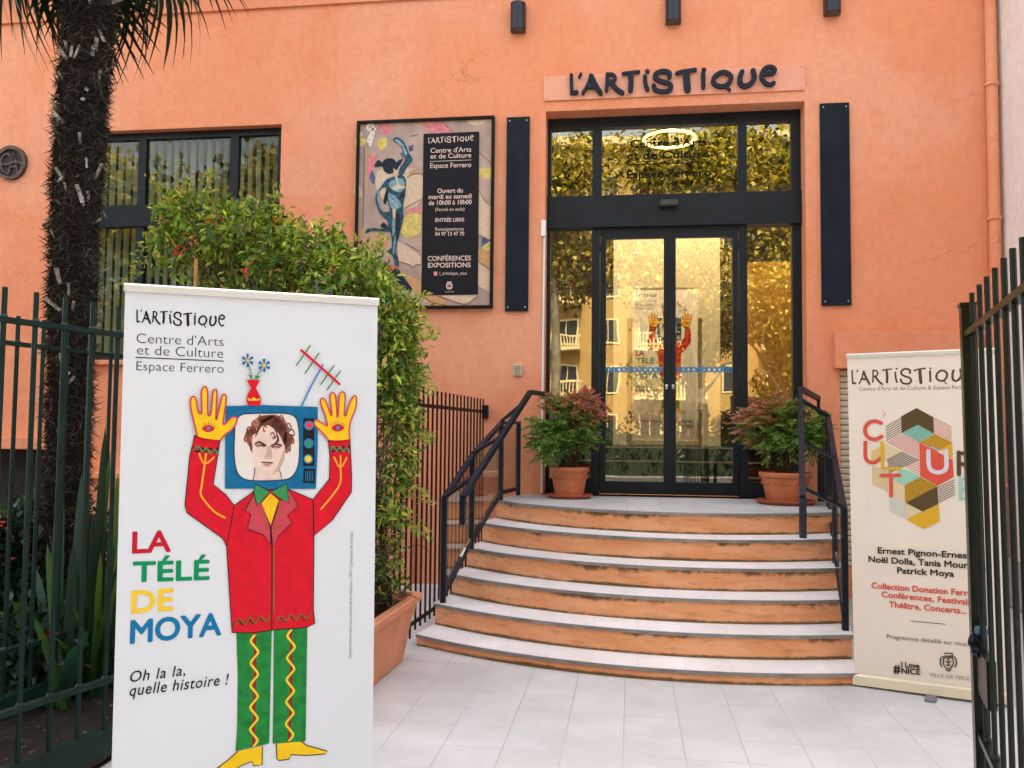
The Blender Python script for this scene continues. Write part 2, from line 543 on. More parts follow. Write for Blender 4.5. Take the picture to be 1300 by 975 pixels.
def clump_points(cen, rad, n, per=14, spread=.06, shell=.55):
    """leaves in small clumps through an ellipsoid, more of them near its outside"""
    k = max(1, n // per)
    d = unit(RNG.normal(size=(k, 3)))
    r = RNG.uniform(shell ** 3, 1, (k, 1)) ** (1 / 3)
    r *= RNG.uniform(.75, 1.1, (k, 1))
    cc = np.array(cen) + d * r * np.array(rad)
    ci = np.repeat(np.arange(k), per)
    p = cc[ci] + RNG.normal(size=(k * per, 3)) * spread
    return p, d[ci], ci

# ------------------------------------------------------------------ lettering
_fc = bpy.data.curves.new('lettering_source', 'FONT')
_fo = bpy.data.objects.new('lettering_source', _fc)
COL.objects.link(_fo)
_fc.resolution_u = 4
def glyphs(s, bold=0, shear=0, space=1.0):
    _fc.body, _fc.offset, _fc.shear, _fc.space_character, _fc.size = s, bold, shear, space, 1
    bpy.context.view_layer.update()
    dg = bpy.context.evaluated_depsgraph_get()
    me = _fo.evaluated_get(dg).to_mesh()
    v = [tuple(p.co[:2]) for p in me.vertices]
    f = [tuple(p.vertices) for p in me.polygons]
    _fo.evaluated_get(dg).to_mesh_clear()
    return v, f
_hv, _ = glyphs('H')
CAPH = max(p[1] for p in _hv)
def write(mb, pl, s, p0, p1, cap, y=-.0012, bold=0, shear=0, space=1.0, uv=False, part=1.0):
    """one line of text whose baseline runs p0 -> p1 (picture points on plane pl), capitals `cap` picture points high"""
    v, f = glyphs(s, 0 if bold > 0 else bold, shear, space)
    x0, x1 = min(p[0] for p in v), max(p[0] for p in v)
    a, b = (p0, p1) if uv else (pl.uv(*p0), pl.uv(*p1))
    h = cap if uv else pl.uv(p0[0], p0[1] - cap)[1] - a[1]
    du, dv = (b[0] - a[0]) / part, (b[1] - a[1]) / part
    for j in range(9 if bold > 0 else 1):        # heavier letters: the same outline laid over itself, shifted all round
        bx, bz = (bold * 1.5 * math.cos(j * PI / 4), bold * 1.5 * math.sin(j * PI / 4)) if j else (0, 0)
        mb.add([(a[0] + du * (q[0] - x0) / (x1 - x0) + bx * h / CAPH, y - j * .00001, a[1] + dv * (q[0] - x0) / (x1 - x0) + (q[1] + bz) * h / CAPH) for q in v], f)

# the brush-lettered name, traced once on its sign board
LOGO = []
def _tr(o, pts, w, closed=False): LOGO[-1].append(([(o + x / 8.125, 70 + y / 8.125) for x, y in pts], w / 8.125, closed))
A0, B0 = 700, 840
def _glyph(*strokes):
    LOGO.append([])
    for st in strokes: _tr(*st)
_glyph((A0, [(208, 218), (208, 290), (215, 400)], 36), (A0, [(215, 402), (262, 396)], 46))
_glyph((A0, [(308, 205), (290, 238)], 26))
_glyph((A0, [(408, 228), (375, 325), (325, 405)], 34), (A0, [(412, 228), (455, 320), (508, 405)], 52), (A0, [(375, 335), (448, 340)], 52))
_glyph((A0, [(578, 208), (575, 300), (568, 378)], 36), (A0, [(578, 212), (630, 212), (660, 245), (640, 285), (592, 300)], 34), (A0, [(612, 292), (670, 360), (732, 402)], 48))
_glyph((A0, [(738, 205), (810, 194), (902, 185)], 32), (A0, [(815, 208), (822, 290), (815, 375)], 54))
_glyph((A0, [(985, 178), (993, 182)], 40), (A0, [(965, 232), (970, 310), (990, 368)], 42))
_glyph((A0, [(1217, 238), (1215, 195), (1150, 178), (1080, 203), (1070, 250), (1130, 282), (1205, 302), (1235, 340), (1200, 382), (1130, 388), (1075, 370), (1055, 328)], 46))
_glyph((B0, [(155, 200), (220, 182), (345, 165)], 38), (B0, [(252, 200), (256, 280), (265, 368)], 70))
_glyph((B0, [(428, 162), (438, 166)], 38), (B0, [(425, 202), (428, 345)], 44))
_glyph((B0, [(620, 190), (550, 230), (528, 285), (560, 322), (620, 335), (680, 312), (715, 245), (680, 202)], 46, True), (B0, [(650, 335), (702, 376)], 24))
_glyph((B0, [(825, 185), (805, 240), (808, 305), (850, 332), (910, 310), (950, 250), (938, 172)], 50))
_glyph((B0, [(1062, 205), (1140, 200), (1162, 160), (1110, 133), (1050, 162), (1025, 230), (1058, 295), (1110, 318), (1150, 300)], 42))
SIGN = Plane(at_y(690, 128, FY - .02), (1, 0, 0), (0, 0, 1))
LOGO_UV = []
for gl in LOGO:
    LOGO_UV.append([])
    for pts, w, closed in gl:
        k = pl_k = (SIGN.uv(860, 100)[0] - SIGN.uv(859, 100)[0])
        LOGO_UV[-1].append(([SIGN.uv(*p) for p in pts], w * k, closed))
_all = [p for gl in LOGO_UV for st in gl for p in st[0]]
LU0, LU1, LV0 = min(p[0] for p in _all), max(p[0] for p in _all), LOGO_UV[0][0][0][-1][1]
LH = LOGO_UV[0][0][0][0][1] - LV0
def logo(mb, pl, p0, p1, cap, y=-.0012, wk=.72, uv=False):
    a, b = (p0, p1) if uv else (pl.uv(*p0), pl.uv(*p1))
    h = cap if uv else pl.uv(p0[0], p0[1] - cap)[1] - a[1]
    ku = (b[0] - a[0]) / (LU1 - LU0)
    i = 0
    for gl in LOGO_UV:
        for pts, w, closed in gl:
            q = [(a[0] + (p[0] - LU0) * ku, a[1] + (b[1] - a[1]) * (p[0] - LU0) / (LU1 - LU0) + (p[1] - LV0) * h / LH) for p in pts]
            stroke_faces(mb, stroke(smooth_line(q, 5, closed), w * ku * wk, 3, closed), y - .00004 * (i % 6))
            i += 1

# ================================================================== THE SETTING
def struct(o): return tag(o, kind='structure')
struct(MB().add([(-60, -60, -.012), (60, -60, -.012), (60, 30, -.012), (-60, 30, -.012)], [(0, 1, 2, 3)]).build('ground', mat('ground_earth', (.16, .13, .09), .9, noise=.3, nscale=2)))
struct(MB().box(-60, 60, -13.5, -5.2, -.008, -.004).build('road', mat('asphalt', (.05, .05, .052), .85, noise=.2, nscale=30)))
struct(MB().box(-60, 60, -5.2, -1.6, -.2, .0).box(-60, 60, -16.5, -13.5, -.2, .02).build('pavement', mat('pavement_grey', (.32, .31, .29), .8, noise=.12, nscale=8)))
struct(MB().add([(-2.42, -1.6, .004), (3.46, -1.6, .004), (3.46, FY, .004), (-2.42, FY, .004)], [(0, 1, 2, 3)]).build('paving', M_PAVE))
soil = MB()
nx, ny = 60, 60
gv, gf = [], []
for j in range(ny + 1):
    for i in range(nx + 1):
        x, y = -11 + 8.58 * i / nx, -1.5 + 10.24 * j / ny
        gv.append((x, y, .035 + random.uniform(0, .03) + .025 * math.sin(x * 3) * math.sin(y * 2.3)))
for j in range(ny):
    for i in range(nx):
        a = j * (nx + 1) + i
        gf.append((a, a + 1, a + nx + 2, a + nx + 1))
struct(soil.add(gv, gf).build('garden_soil', M_SOIL))

# ================================================================== THE ARTS CENTRE
BX0, BX1, BTOP = -12.0, 3.5, 15.5
bld = thing('arts_centre', 'orange rendered arts centre with tall glazed entrance and dark framed windows', 'building', (0, FY, 0))
OP_DOOR = (-.875, 1.715, LZ, 4.89)
OP_WIN = (-6.15, -3.746, 2.31, 4.87)
OP_BASE = (-9.0, -6.25, .62, 1.32)
OP_SHUT = (2.02, 3.25, .30, 2.212)
def facade():
    ops = [OP_DOOR, OP_WIN, OP_BASE, OP_SHUT]
    xs = sorted({BX0, BX1, *[o[0] for o in ops], *[o[1] for o in ops], *[BX0 + i * .5 for i in range(1, 31)]})
    zs = sorted({-.1, BTOP, *[o[2] for o in ops], *[o[3] for o in ops]})
    mb = MB()
    for i in range(len(xs) - 1):
        for j in range(len(zs) - 1):
            cx, cz = (xs[i] + xs[i + 1]) / 2, (zs[j] + zs[j + 1]) / 2
            if any(o[0] < cx < o[1] and o[2] < cz < o[3] for o in ops): continue
            mb.add([(xs[i], FY, zs[j]), (xs[i + 1], FY, zs[j]), (xs[i + 1], FY, zs[j + 1]), (xs[i], FY, zs[j + 1])], [(0, 1, 2, 3)])
    for x0, x1, z0, z1 in ops:
        d = .34
        c = [(x0, z0), (x1, z0), (x1, z1), (x0, z1)]
        for k in range(4):
            (a, b), (e, f_) = c[k], c[(k + 1) % 4]
            mb.add([(a, FY, b), (e, FY, f_), (e, FY + d, f_), (a, FY + d, b)], [(0, 1, 2, 3)])
    # the rest of the shell: sides, back, roof
    Y1 = 22
    mb.add([(BX0, FY, -.1), (BX0, Y1, -.1), (BX0, Y1, BTOP), (BX0, FY, BTOP)], [(0, 1, 2, 3)])
    mb.add([(BX1, FY, -.1), (BX1, Y1, -.1), (BX1, Y1, BTOP), (BX1, FY, BTOP)], [(0, 1, 2, 3)])
    mb.add([(BX0, Y1, -.1), (BX1, Y1, -.1), (BX1, Y1, BTOP), (BX0, Y1, BTOP)], [(0, 1, 2, 3)])
    mb.add([(BX0, FY, BTOP), (BX1, FY, BTOP), (BX1, Y1, BTOP), (BX0, Y1, BTOP)], [(0, 1, 2, 3)])
    mb.build('wall', M_WALL, bld)
facade()
# string course with a dark groove under it, then the eave that shades the top of the wall
MB().box(BX0, 3.36, FY - .035, FY - .002, 6.16, 6.62).build('string_course', M_TRIM, bld)
cor = MB()
prof = [(FY, 6.62), (FY - .12, 6.62), (FY - .18, 6.72), (FY - .42, 6.80), (FY - .52, 6.92), (FY - .52, 7.0), (FY, 7.05)]
cor.prism([(p[0], p[1]) for p in prof], BX0, 3.46, 'x')
cor.build('cornice', M_TRIM, bld)
MB().box(3.36, 3.5, FY - .03, FY - .002, 0, 6.6).build('pilaster', M_TRIM, bld)
# downpipe with collars
dp = MB()
px_ = 3.425
dp.tube([(px_, FY - .10, 0.1), (px_, FY - .10, 7)], .052, 14).build('downpipe', M_TRIM, bld)
dpo = dp
pipe = [o for o in bld.children if o.name.startswith('downpipe')][0]
for z in (1.1, 3.62, 4.92, 6.3):
    MB().lathe((px_, FY - .10, z), [(.053, 0), (.064, 0), (.064, .035), (.053, .035)], 16).build('collar', M_TRIM, pipe)
# window on the left
def frame_rect(mb, x0, x1, z0, z1, y0, y1, w):
    mb.box(x0, x0 + w, y0, y1, z0, z1).box(x1 - w, x1, y0, y1, z0, z1).box(x0 + w, x1 - w, y0, y1, z1 - w, z1).box(x0 + w, x1 - w, y0, y1, z0, z0 + w)
win = MB()
wx0, wx1, wz0, wz1 = OP_WIN
frame_rect(win, wx0, wx1, wz0, wz1, FY + .10, FY + .17, .075)
win.box(wx0 + .075, wx1 - .075, FY + .085, FY + .18, 3.81, 4.05)
cells = []
xm = [wx0 + .075, -5.46, -5.37, -4.38, -4.28, wx1 - .075]
for a in ((-5.46, -5.37), (-4.38, -4.28)):
    win.box(a[0], a[1], FY + .102, FY + .168, 4.05, wz1 - .075).box(a[0], a[1], FY + .102, FY + .168, wz0 + .075, 3.81)
wf = win.build('window', M_FRAME, bld)
for x0, x1 in ((xm[0], xm[1]), (xm[2], xm[3]), (xm[4], xm[5])):
    for z0, z1 in ((4.05, wz1 - .075), (wz0 + .075, 3.81)):
        MB().box(x0, x1, FY + .132, FY + .138, z0, z1).build('pane', M_WGLASS, wf)
bl = MB()
x = wx0 + .05
while x < wx1 - .05:
    a = R(84 + random.uniform(-5, 5))
    cx, cy, hw = x, FY + .32, .045
    q = [(cx - hw * math.cos(a), cy - hw * math.sin(a)), (cx + hw * math.cos(a), cy + hw * math.sin(a))]
    bl.add([(q[0][0], q[0][1], wz0 + .03), (q[1][0], q[1][1], wz0 + .03), (q[1][0], q[1][1], wz1 - .04), (q[0][0], q[0][1], wz1 - .04)], [(0, 1, 2, 3)])
    x += .098
bl.build('blind', M_BLIND, wf)
MB().box(wx0 - .06, wx1 + .06, FY - .07, FY + .1, wz0 - .055, wz0 - .002, .008).build('window_sill', M_TRIM, bld)
# ledges and basement opening at the foot of the wall
MB().box(BX0, -6.22, FY - .10, FY - .002, 1.325, 1.46, .01).build('ledge', M_TRIM, bld)
MB().box(-6.18, -2.2, FY - .13, FY - .002, 1.02, 1.09, .01).box(-6.18, -2.2, FY - .06, FY - .003, .0, 1.02).build('plinth', M_TRIM, bld)
bw = MB()
bw.box(-9.0, -6.25, FY + .25, FY + .26, .62, 1.32)  # black sheet standing in for the darkness inside the basement opening
bw.build('opening_shade_sheet', mat('opening_shade_black', (.008, .008, .008), .8), bld)
# roller shutter box and shutter
MB().box(1.955, 3.30, FY - .12, FY - .002, 2.212, 2.57, .006).build('shutter_box', M_TRIM, bld)
sh = MB()
z = .30
while z < 2.2:
    sh.prism([(FY + .06, z), (FY + .035, z + .008), (FY + .03, z + .03), (FY + .035, z + .052), (FY + .06, z + .058)], 2.03, 3.24, 'x')
    z += .0595
sh.build('roller_shutter', M_SHUTTER, bld)

# ---- entrance
x0, x1, z0, z1 = OP_DOOR
ent = MB()
Y0, Y1 = DY, DY + .09
ent.box(x0, -.838, Y0, Y1, z0, z1).box(1.622, x1, Y0, Y1, z0, z1)           # outer stiles
ent.box(-.838, 1.622, Y0, Y1, 4.775, z1)                                     # head
ent.box(-.402, -.303, Y0 + .002, Y1, 4.041, 4.775).box(1.092, 1.179, Y0 + .002, Y1, 4.041, 4.775)
ent.box(-.402, -.318, Y0 + .002, Y1, z0, 3.706).box(1.097, 1.179, Y0 + .002, Y1, z0, 3.706)
ent.box(-.838, -.402, Y0 + .004, Y1, 1.0, 1.09).box(1.179, 1.622, Y0 + .004, Y1, 1.0, 1.09)
ent.box(-.838, -.402, Y0 + .004, Y1, z0, 1.0).box(1.179, 1.622, Y0 + .004, Y1, z0, 1.0)
ent.box(-.318, 1.097, Y0 + .01, Y1, 3.655, 3.706)
entf = ent.build('door_frame', M_FRAME, bld)
MB().box(x0 + .003, x1 - .003, Y0 - .045, Y1 + .02, 3.706, 4.041, .004).build('door_beam', M_FRAME, entf)
gy = DY + .045
for a, b in ((-.838, -.402), (-.303, 1.092), (1.179, 1.622)):
    o = MB().box(a, b, gy, gy + .006, 4.041, 4.775).build('transom_pane', M_GLASS, entf)
    if a == -.303: TRANSOM = o
for a, b in ((-.838, -.402), (1.179, 1.622)):
    MB().box(a, b, gy, gy + .006, 1.09, 3.706).build('side_pane', M_GLASS, entf)
GP = Plane((0, gy - .001, 0), (1, 0, 0), (0, 0, 1))
def world_lines(mb, pl):     # lettering written in plane coordinates -> world
    mb.v = [tuple(pl.O + pl.U * p[0] + pl.Y * p[1] + pl.V * p[2]) for p in mb.v]
    return mb
tl = MB()
write(tl, GP, "Centre d'Arts", (800, 187), (897, 184.5), 9, bold=.012)
write(tl, GP, "et de Culture", (796, 202), (900, 199.5), 9, bold=.012)
write(tl, GP, "Espace Ferrero", (796, 226.4), (902.7, 223.4), 9.5, bold=.012)
u0, u1 = GP.uv(796, 209.5), GP.uv(902, 207)
tl.box(u0[0], u1[0], -.0012, -.0002, u0[1], u0[1] + .008)
lt = world_lines(tl, GP).build('glass_lettering', mat('glass_letters', (.012, .011, .008), .8, 0, .1), entf)
def leaf(a, b, hinge):
    w = .058
    mb = MB()
    zb, zt = z0 + .012, 3.652
    mb.box(a, a + w, Y0 + .006, Y0 + .062, zb, zt, .004).box(b - w, b, Y0 + .006, Y0 + .062, zb, zt, .004)
    mb.box(a + w, b - w, Y0 + .008, Y0 + .06, zt - .06, zt).box(a + w, b - w, Y0 + .008, Y0 + .06, zb, zb + .125)
    d = mb.build('door_leaf', M_FRAME, bld)
    MB().box(a + w, b - w, gy, gy + .006, zb + .125, zt - .06).build('glass_pane', M_GLASS, d)
    ch = MB()                 # row of blue safety stickers
    zc = GP.uv(850, 469.3)[1]
    n = 11
    for i in range(n):
        cx = a + w + (b - a - 2 * w) * (i + .5) / n
        hw, hh = (b - a - 2 * w) / n * .36, .021
        ring = [(cx + hw * math.copysign(abs(math.cos(t)) ** .45, math.cos(t)), zc + hh * math.copysign(abs(math.sin(t)) ** .45, math.sin(t))) for t in np.linspace(0, 2 * PI, 20, endpoint=False)]
        stroke_faces(ch, stroke(ring, .016, closed=True), gy - .0015)
        ch.box(cx + hw, cx + (b - a - 2 * w) / n - hw, gy - .0022, gy - .0012, zc - .008, zc + .008)
    ch.build('sticker_band', mat('sticker_blue', (.03, .20, .42), .5), d)
    if hinge: MB().box(b - .012, b + .016, Y0 - .003, Y0 + .004, zb + .004, zt - .004).build('door_strip', M_FRAME, d)
    hx = b - .03 if hinge else a + .03
    MB().lathe((hx, Y0 - .004, 2.02), [(0, 0), (.014, 0), (.014, .05), (0, .05)], 12).build('door_lock', M_ALU, d)
    for z in (1.2, 2.3, 3.45):
        MB().tube([((a + .006) if hinge else (b - .006), Y0 - .004, z), ((a + .006) if hinge else (b - .006), Y0 - .004, z + .09)], .011, 10).build('hinge', M_FRAME, d)
leaf(-.312, .398, True)
leaf(.404, 1.092, False)

# ---- the hall behind the glass: steps up to a higher floor
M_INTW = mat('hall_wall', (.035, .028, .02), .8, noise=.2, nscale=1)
hall = MB()
hx0, hx1, hy1, hz = -3.2, 3.2, 15.5, 6.0
for a, b in ((( hx0, FY + .36), (hx0, hy1)), ((hx0, hy1), (hx1, hy1)), ((hx1, hy1), (hx1, FY + .36))):
    hall.add([(a[0], a[1], .5), (b[0], b[1], .5), (b[0], b[1], hz), (a[0], a[1], hz)], [(0, 1, 2, 3)])
hall.add([(hx0, FY + .36, hz), (hx1, FY + .36, hz), (hx1, hy1, hz), (hx0, hy1, hz)], [(0, 1, 2, 3)])
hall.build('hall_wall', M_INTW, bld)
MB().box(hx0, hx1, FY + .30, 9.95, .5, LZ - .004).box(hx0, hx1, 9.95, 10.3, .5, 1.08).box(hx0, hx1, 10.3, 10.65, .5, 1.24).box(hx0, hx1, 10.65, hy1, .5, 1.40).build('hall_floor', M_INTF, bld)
ns = MB()
for y, z in ((9.95, 1.08), (10.3, 1.24), (10.65, 1.40)):
    ns.box(hx0 + .01, hx1 - .01, y - .012, y + .03, z - .012, z + .003)
ns.build('hall_step_edge', M_INTN, bld)
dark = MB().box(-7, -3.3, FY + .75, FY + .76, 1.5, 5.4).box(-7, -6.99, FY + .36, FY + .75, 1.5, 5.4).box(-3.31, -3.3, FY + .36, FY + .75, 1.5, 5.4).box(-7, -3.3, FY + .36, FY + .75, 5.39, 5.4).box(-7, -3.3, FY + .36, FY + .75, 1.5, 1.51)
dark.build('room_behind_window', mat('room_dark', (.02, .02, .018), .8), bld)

# things inside the hall
cp0, cp1 = at_y(778, 567, 11.8), at_y(915, 567, 11.8)
pn = thing('hanging_panel', 'tall pale yellow display panel standing inside the hall behind the glass doors', 'panel', (cp0.x, 11.8, 1.4))
MB().box(cp0.x, cp1.x, 11.8, 11.84, 1.402, 4.33, .004).build('panel_board', M_PANEL, pn)
MB().box(cp0.x + .1, cp0.x + .35, 11.72, 11.96, 1.40, 1.418).box(cp1.x - .35, cp1.x - .1, 11.72, 11.96, 1.40, 1.418).build('panel_foot', M_ALU, pn)
RY, RR = 10.1, .30
rc = at_y(850, 177, RY)
rg = thing('ring_light', 'glowing ring shaped ceiling light seen through the transom glass', 'ceiling light', (rc.x, RY, rc.z))
rm = MB()
ringp = [(rc.x + RR * math.cos(t), RY + RR * math.sin(t), rc.z) for t in np.linspace(0, 2 * PI, 49)]
rm.tube(ringp, .016, 10, False).build('glowing_ring', M_RING, rg)
rl_ = bpy.data.lights.new('hall_fill', 'POINT')  # hidden fill point by the ceiling, added to brighten the hall and panel
rl_.energy, rl_.color, rl_.shadow_soft_size = 190, (1, .87, .68), .04
rlo = bpy.data.objects.new('hall_fill', rl_)
COL.objects.link(rlo)
rlo.parent = rg
rlo.location = (0, 0, hz - .1 - rc.z)
wr = MB()
for k in range(3):
    t = k * 2 * PI / 3
    wr.tube([(rc.x + RR * math.cos(t), RY + RR * math.sin(t), rc.z + .02), (rc.x, RY, hz - .02)], .004, 6)
wr.lathe((rc.x, RY, hz - .03), [(0, 0), (.06, 0), (.06, .025), (0, .025)], 16)
wr.build('hanging_wire', M_FRAME, rg)
cab0, cab1 = at_y(951, 480, 10.9), at_y(1012, 480, 10.9)
cb = thing('wooden_cabinet', 'golden brown wooden cupboard seen through the right pane beside the doors', 'cabinet', (cab0.x, 10.95, 1.4))
ct = at_y(970, 332, 10.9).z
MB().box(cab0.x, cab0.x + 1.25, 10.92, 11.4, 1.40, ct, .01).build('cabinet_body', M_WOOD, cb)
for k in range(2):
    MB().box(cab0.x + .02 + k * .62, cab0.x + .62 + k * .62, 10.895, 10.918, 1.46, ct - .03, .006).build('cabinet_door', M_WOOD, cb)

# ================================================================== FIXED TO THE FACADE
# name sign
sgn = thing('name_sign', 'pink name board with raised dark brush letters above the entrance', 'sign', matrix=SIGN.matrix())
w_, h_ = SIGN.uv(1022, 100)[0], (SIGN.uv(690, 97)[1] + SIGN.uv(1022, 82.5)[1]) / 2
MB().box(0, w_, .0, .017, 0, h_, .002).build('sign_board', mat('sign_pink', (.72, .33, .22), .7, noise=.04, nscale=3), sgn, local=True)
for gl in LOGO_UV:
    mb = MB()
    for i, (pts, w, closed) in enumerate(gl):
        stroke_solid(mb, stroke(smooth_line(pts, 5, closed), w, 4, closed), -.012 - .0006 * i, -.042 - .0006 * i)
    c = mb.build('letter', mat('sign_letter', (.010, .016, .028), .6, 0, .2, noise=.25, nscale=20), sgn, local=True)
sc = MB()
for u in (.035, w_ * .33, w_ * .66, w_ - .035):
    for v in (.02, h_ - .02):
        sc.prism([(u + .006 * math.cos(t), v + .006 * math.sin(t)) for t in np.linspace(0, 2 * PI, 10, endpoint=False)], -.004, .001, 'y')
sc.build('screw', mat('screw_rust', (.25, .12, .07), .5), sgn, local=True)

# navy boards beside the entrance
def board(px0, px1, py0, py1, lab):
    a, b = at_y(px0, py1, FY - .03), at_y(px1, py0, FY - .03)
    t = thing('facade_panel', lab, 'wall panel', (a.x, FY - .03, a.z), 'navy panels flanking the entrance')
    MB().box(a.x, b.x, FY - .036, FY - .004, a.z, b.z, .003).build('panel_board', M_BOARD, t)
    for X in (a.x + .03, b.x - .03):
        for z in (a.z + .04, b.z - .04):
            MB().prism([(X + .007 * math.cos(u), z + .007 * math.sin(u)) for u in np.linspace(0, 2 * PI, 10, endpoint=False)], FY - .040, FY - .034, 'y').build('screw', M_ALU, t)
board(641, 672.5, 148, 395, 'tall narrow navy wall panel between the framed poster and the entrance')
board(1043.5, 1078, 130, 388, 'tall narrow navy wall panel right of the entrance above the shutter box')

# wall lamps
def wall_lamp(px, py, lab):
    p = at_y(px, py, FY - .09)
    t = thing('wall_lamp', lab, 'wall lamp', (p.x, FY, p.z), 'black wall lamps above the entrance')
    prof = [(.078 * math.cos(a), -.062 - .078 * math.sin(a)) for a in np.linspace(0, PI, 15)]
    poly = [(p.x + q[0], FY + q[1]) for q in prof] + [(p.x - .078, FY - .004), (p.x + .078, FY - .004)]
    MB().prism(poly, p.z + .012, p.z + .30, 'z').build('lamp_housing', mat('lamp_black', (.010, .013, .019), .3, 0, .35), t)
    poly2 = [(p.x + q[0] * .86, FY + (q[1] + .062) * .86 - .062) for q in prof] + [(p.x - .067, FY - .012), (p.x + .067, FY - .012)]
    MB().prism(poly2, p.z + .004, p.z + .018, 'z').build('lamp_lens', M_LENS, t)
    MB().box(p.x - .05, p.x + .05, FY - .012, FY - .001, p.z + .05, p.z + .26).build('wall_bracket', M_BLACK, t)
wall_lamp(657, 39, 'black half round wall lamp above the navy panel beside the poster')
wall_lamp(855, 28, 'black half round wall lamp above the middle of the name sign')
wall_lamp(1058, 17, 'black half round wall lamp above the navy panel right of the door')

# round plaque
pc = at_y(14, 207, FY - .02)
pq = thing('round_plaque', 'round dark bronze plaque with an openwork monogram left of the palm trunk', 'plaque', (pc.x, FY, pc.z))
ro, ri = .195, .155
rb = MB()
n = 40
for k in range(n):
    a, b = 2 * PI * k / n, 2 * PI * (k + 1) / n
    c = lambda r_, t, y: (pc.x + r_ * math.cos(t), y, pc.z + r_ * math.sin(t))
    y0_, y1_ = FY - .045, FY - .002
    rb.add([c(ri, a, y0_), c(ro, a, y0_), c(ro, b, y0_), c(ri, b, y0_), c(ri, a, y1_), c(ro, a, y1_), c(ro, b, y1_), c(ri, b, y1_)], [(0, 1, 2, 3), (1, 5, 6, 2), (0, 3, 7, 4)])
rb.build('plaque_rim', M_BRONZE, pq)
MB().prism([(pc.x + ri * math.cos(t), pc.z + ri * math.sin(t)) for t in np.linspace(0, 2 * PI, 36, endpoint=False)], FY - .016, FY - .003, 'y').build('plaque_disc', mat('plaque_dark', (.02, .015, .014), .7), pq)
mono = MB()
for pts in ([(-.02, -.125), (.035, .115), (.095, -.125)], [(-.0, -.045), (.07, -.045)], [(.0, .08), (-.06, .105), (-.115, .05), (-.12, -.02), (-.09, -.09), (-.03, -.12)], [(-.14, .0), (-.05, -.02), (.06, .01), (.14, -.01)]):
    q = smooth_line(pts, 5) if len(pts) > 3 else pts
    stroke_solid(mono, stroke([(pc.x + u, pc.z + v) for u, v in q], .022), FY - .034 - .0007 * len(mono.f) / 100, FY - .012)
mono.build('monogram', M_BRONZE, pq)

# keypad, alarm contact with conduit, door sensor
kp = at_y(657, 470, FY - .02)
k = thing('keypad', 'small beige keypad on the orange wall left of the entrance', 'keypad', (kp.x, FY, kp.z))
MB().box(kp.x - .045, kp.x + .045, FY - .03, FY - .001, kp.z - .058, kp.z + .058, .006).build('keypad_case', M_BEIGE, k)
kb = MB()
for i in range(3):
    for j in range(4):
        kb.box(kp.x - .028 + i * .02, kp.x - .014 + i * .02, FY - .034, FY - .030, kp.z - .045 + j * .024, kp.z - .029 + j * .024)
kb.build('key', mat('key_grey', (.25, .24, .2), .5), k)
ac = at_y(690.5, 290, FY - .02)
a_ = thing('alarm_contact', 'white alarm contact with a thin cable down the left edge of the entrance', 'sensor', (ac.x, FY, ac.z))
MB().box(ac.x - .028, ac.x + .022, FY - .045, FY - .002, ac.z - .085, ac.z + .085, .008).build('contact_case', M_CONDUIT, a_)
MB().tube([(ac.x + .006, FY - .013, ac.z - .08), (ac.x - .0, FY - .013, 2.4), (ac.x, FY - .013, LZ + .02)], .011, 8).build('cable', M_CONDUIT, a_)
ds = at_y(849, 257, DY - .1)
d_ = thing('door_sensor', 'small black motion sensor on the dark beam over the doors', 'sensor', (ds.x, DY, ds.z))
MB().box(ds.x - .095, ds.x + .095, DY - .12, DY - .05, ds.z - .038, ds.z + .028, .012).build('sensor_case', mat('sensor_black', (.03, .032, .036), .3), d_)
MB().box(ds.x - .075, ds.x + .075, DY - .135, DY - .118, ds.z - .030, ds.z - .008, .006).build('sensor_window', M_LENS, d_)
# ================================================================== PRINTED THINGS
def ink(name, col, var=0, k=.66): return mat('ink_' + name, tuple(c * k for c in col), .6, 0, .12, var, 25)
INK = dict(red=ink('red', (.74, .008, .026), .12), dkred=ink('dark_red', (.33, .012, .02)), pink=ink('pink_red', (.68, .06, .10), .1), black=ink('black', (.012, .012, .014)),
           green=ink('green', (.018, .24, .045), .3), green2=ink('leaf_green', (.05, .30, .10)), olive=ink('olive', (.22, .17, .03)), yellow=ink('yellow', (1.0, .62, .015), .07),
           orange=ink('orange', (.98, .40, .03)), blue=ink('blue', (.006, .155, .34), .2), sky=ink('sky_blue', (.03, .26, .55)), lred=ink('text_red', (.60, .01, .035)),
           lgreen=ink('text_green', (.0, .30, .11)), lyellow=ink('text_yellow', (1.0, .64, .04)), lblue=ink('text_blue', (.005, .19, .42)), grey=ink('grey', (.30, .30, .30)),
           paper=ink('screen_paper', (.86, .79, .74)), skin=ink('skin_print', (.88, .66, .57), .10), skin2=ink('skin_print_mid', (.68, .43, .34)), hair=ink('hair_print', (.17, .05, .03), .7), hair2=ink('hair_print_light', (.40, .16, .10), .5),
           feat=ink('feature_brown', (.20, .07, .05)), lips=ink('lips_print', (.55, .25, .20)))
def zz(ox, oy, s, pts): return [(ox + x / s, oy + y / s) for x, y in pts]
Z3 = lambda p: zz(230, 430, 5.132, p)
Z4 = lambda p: zz(230, 600, 4.432, p)
Z5 = lambda p: zz(230, 780, 5.0, p)
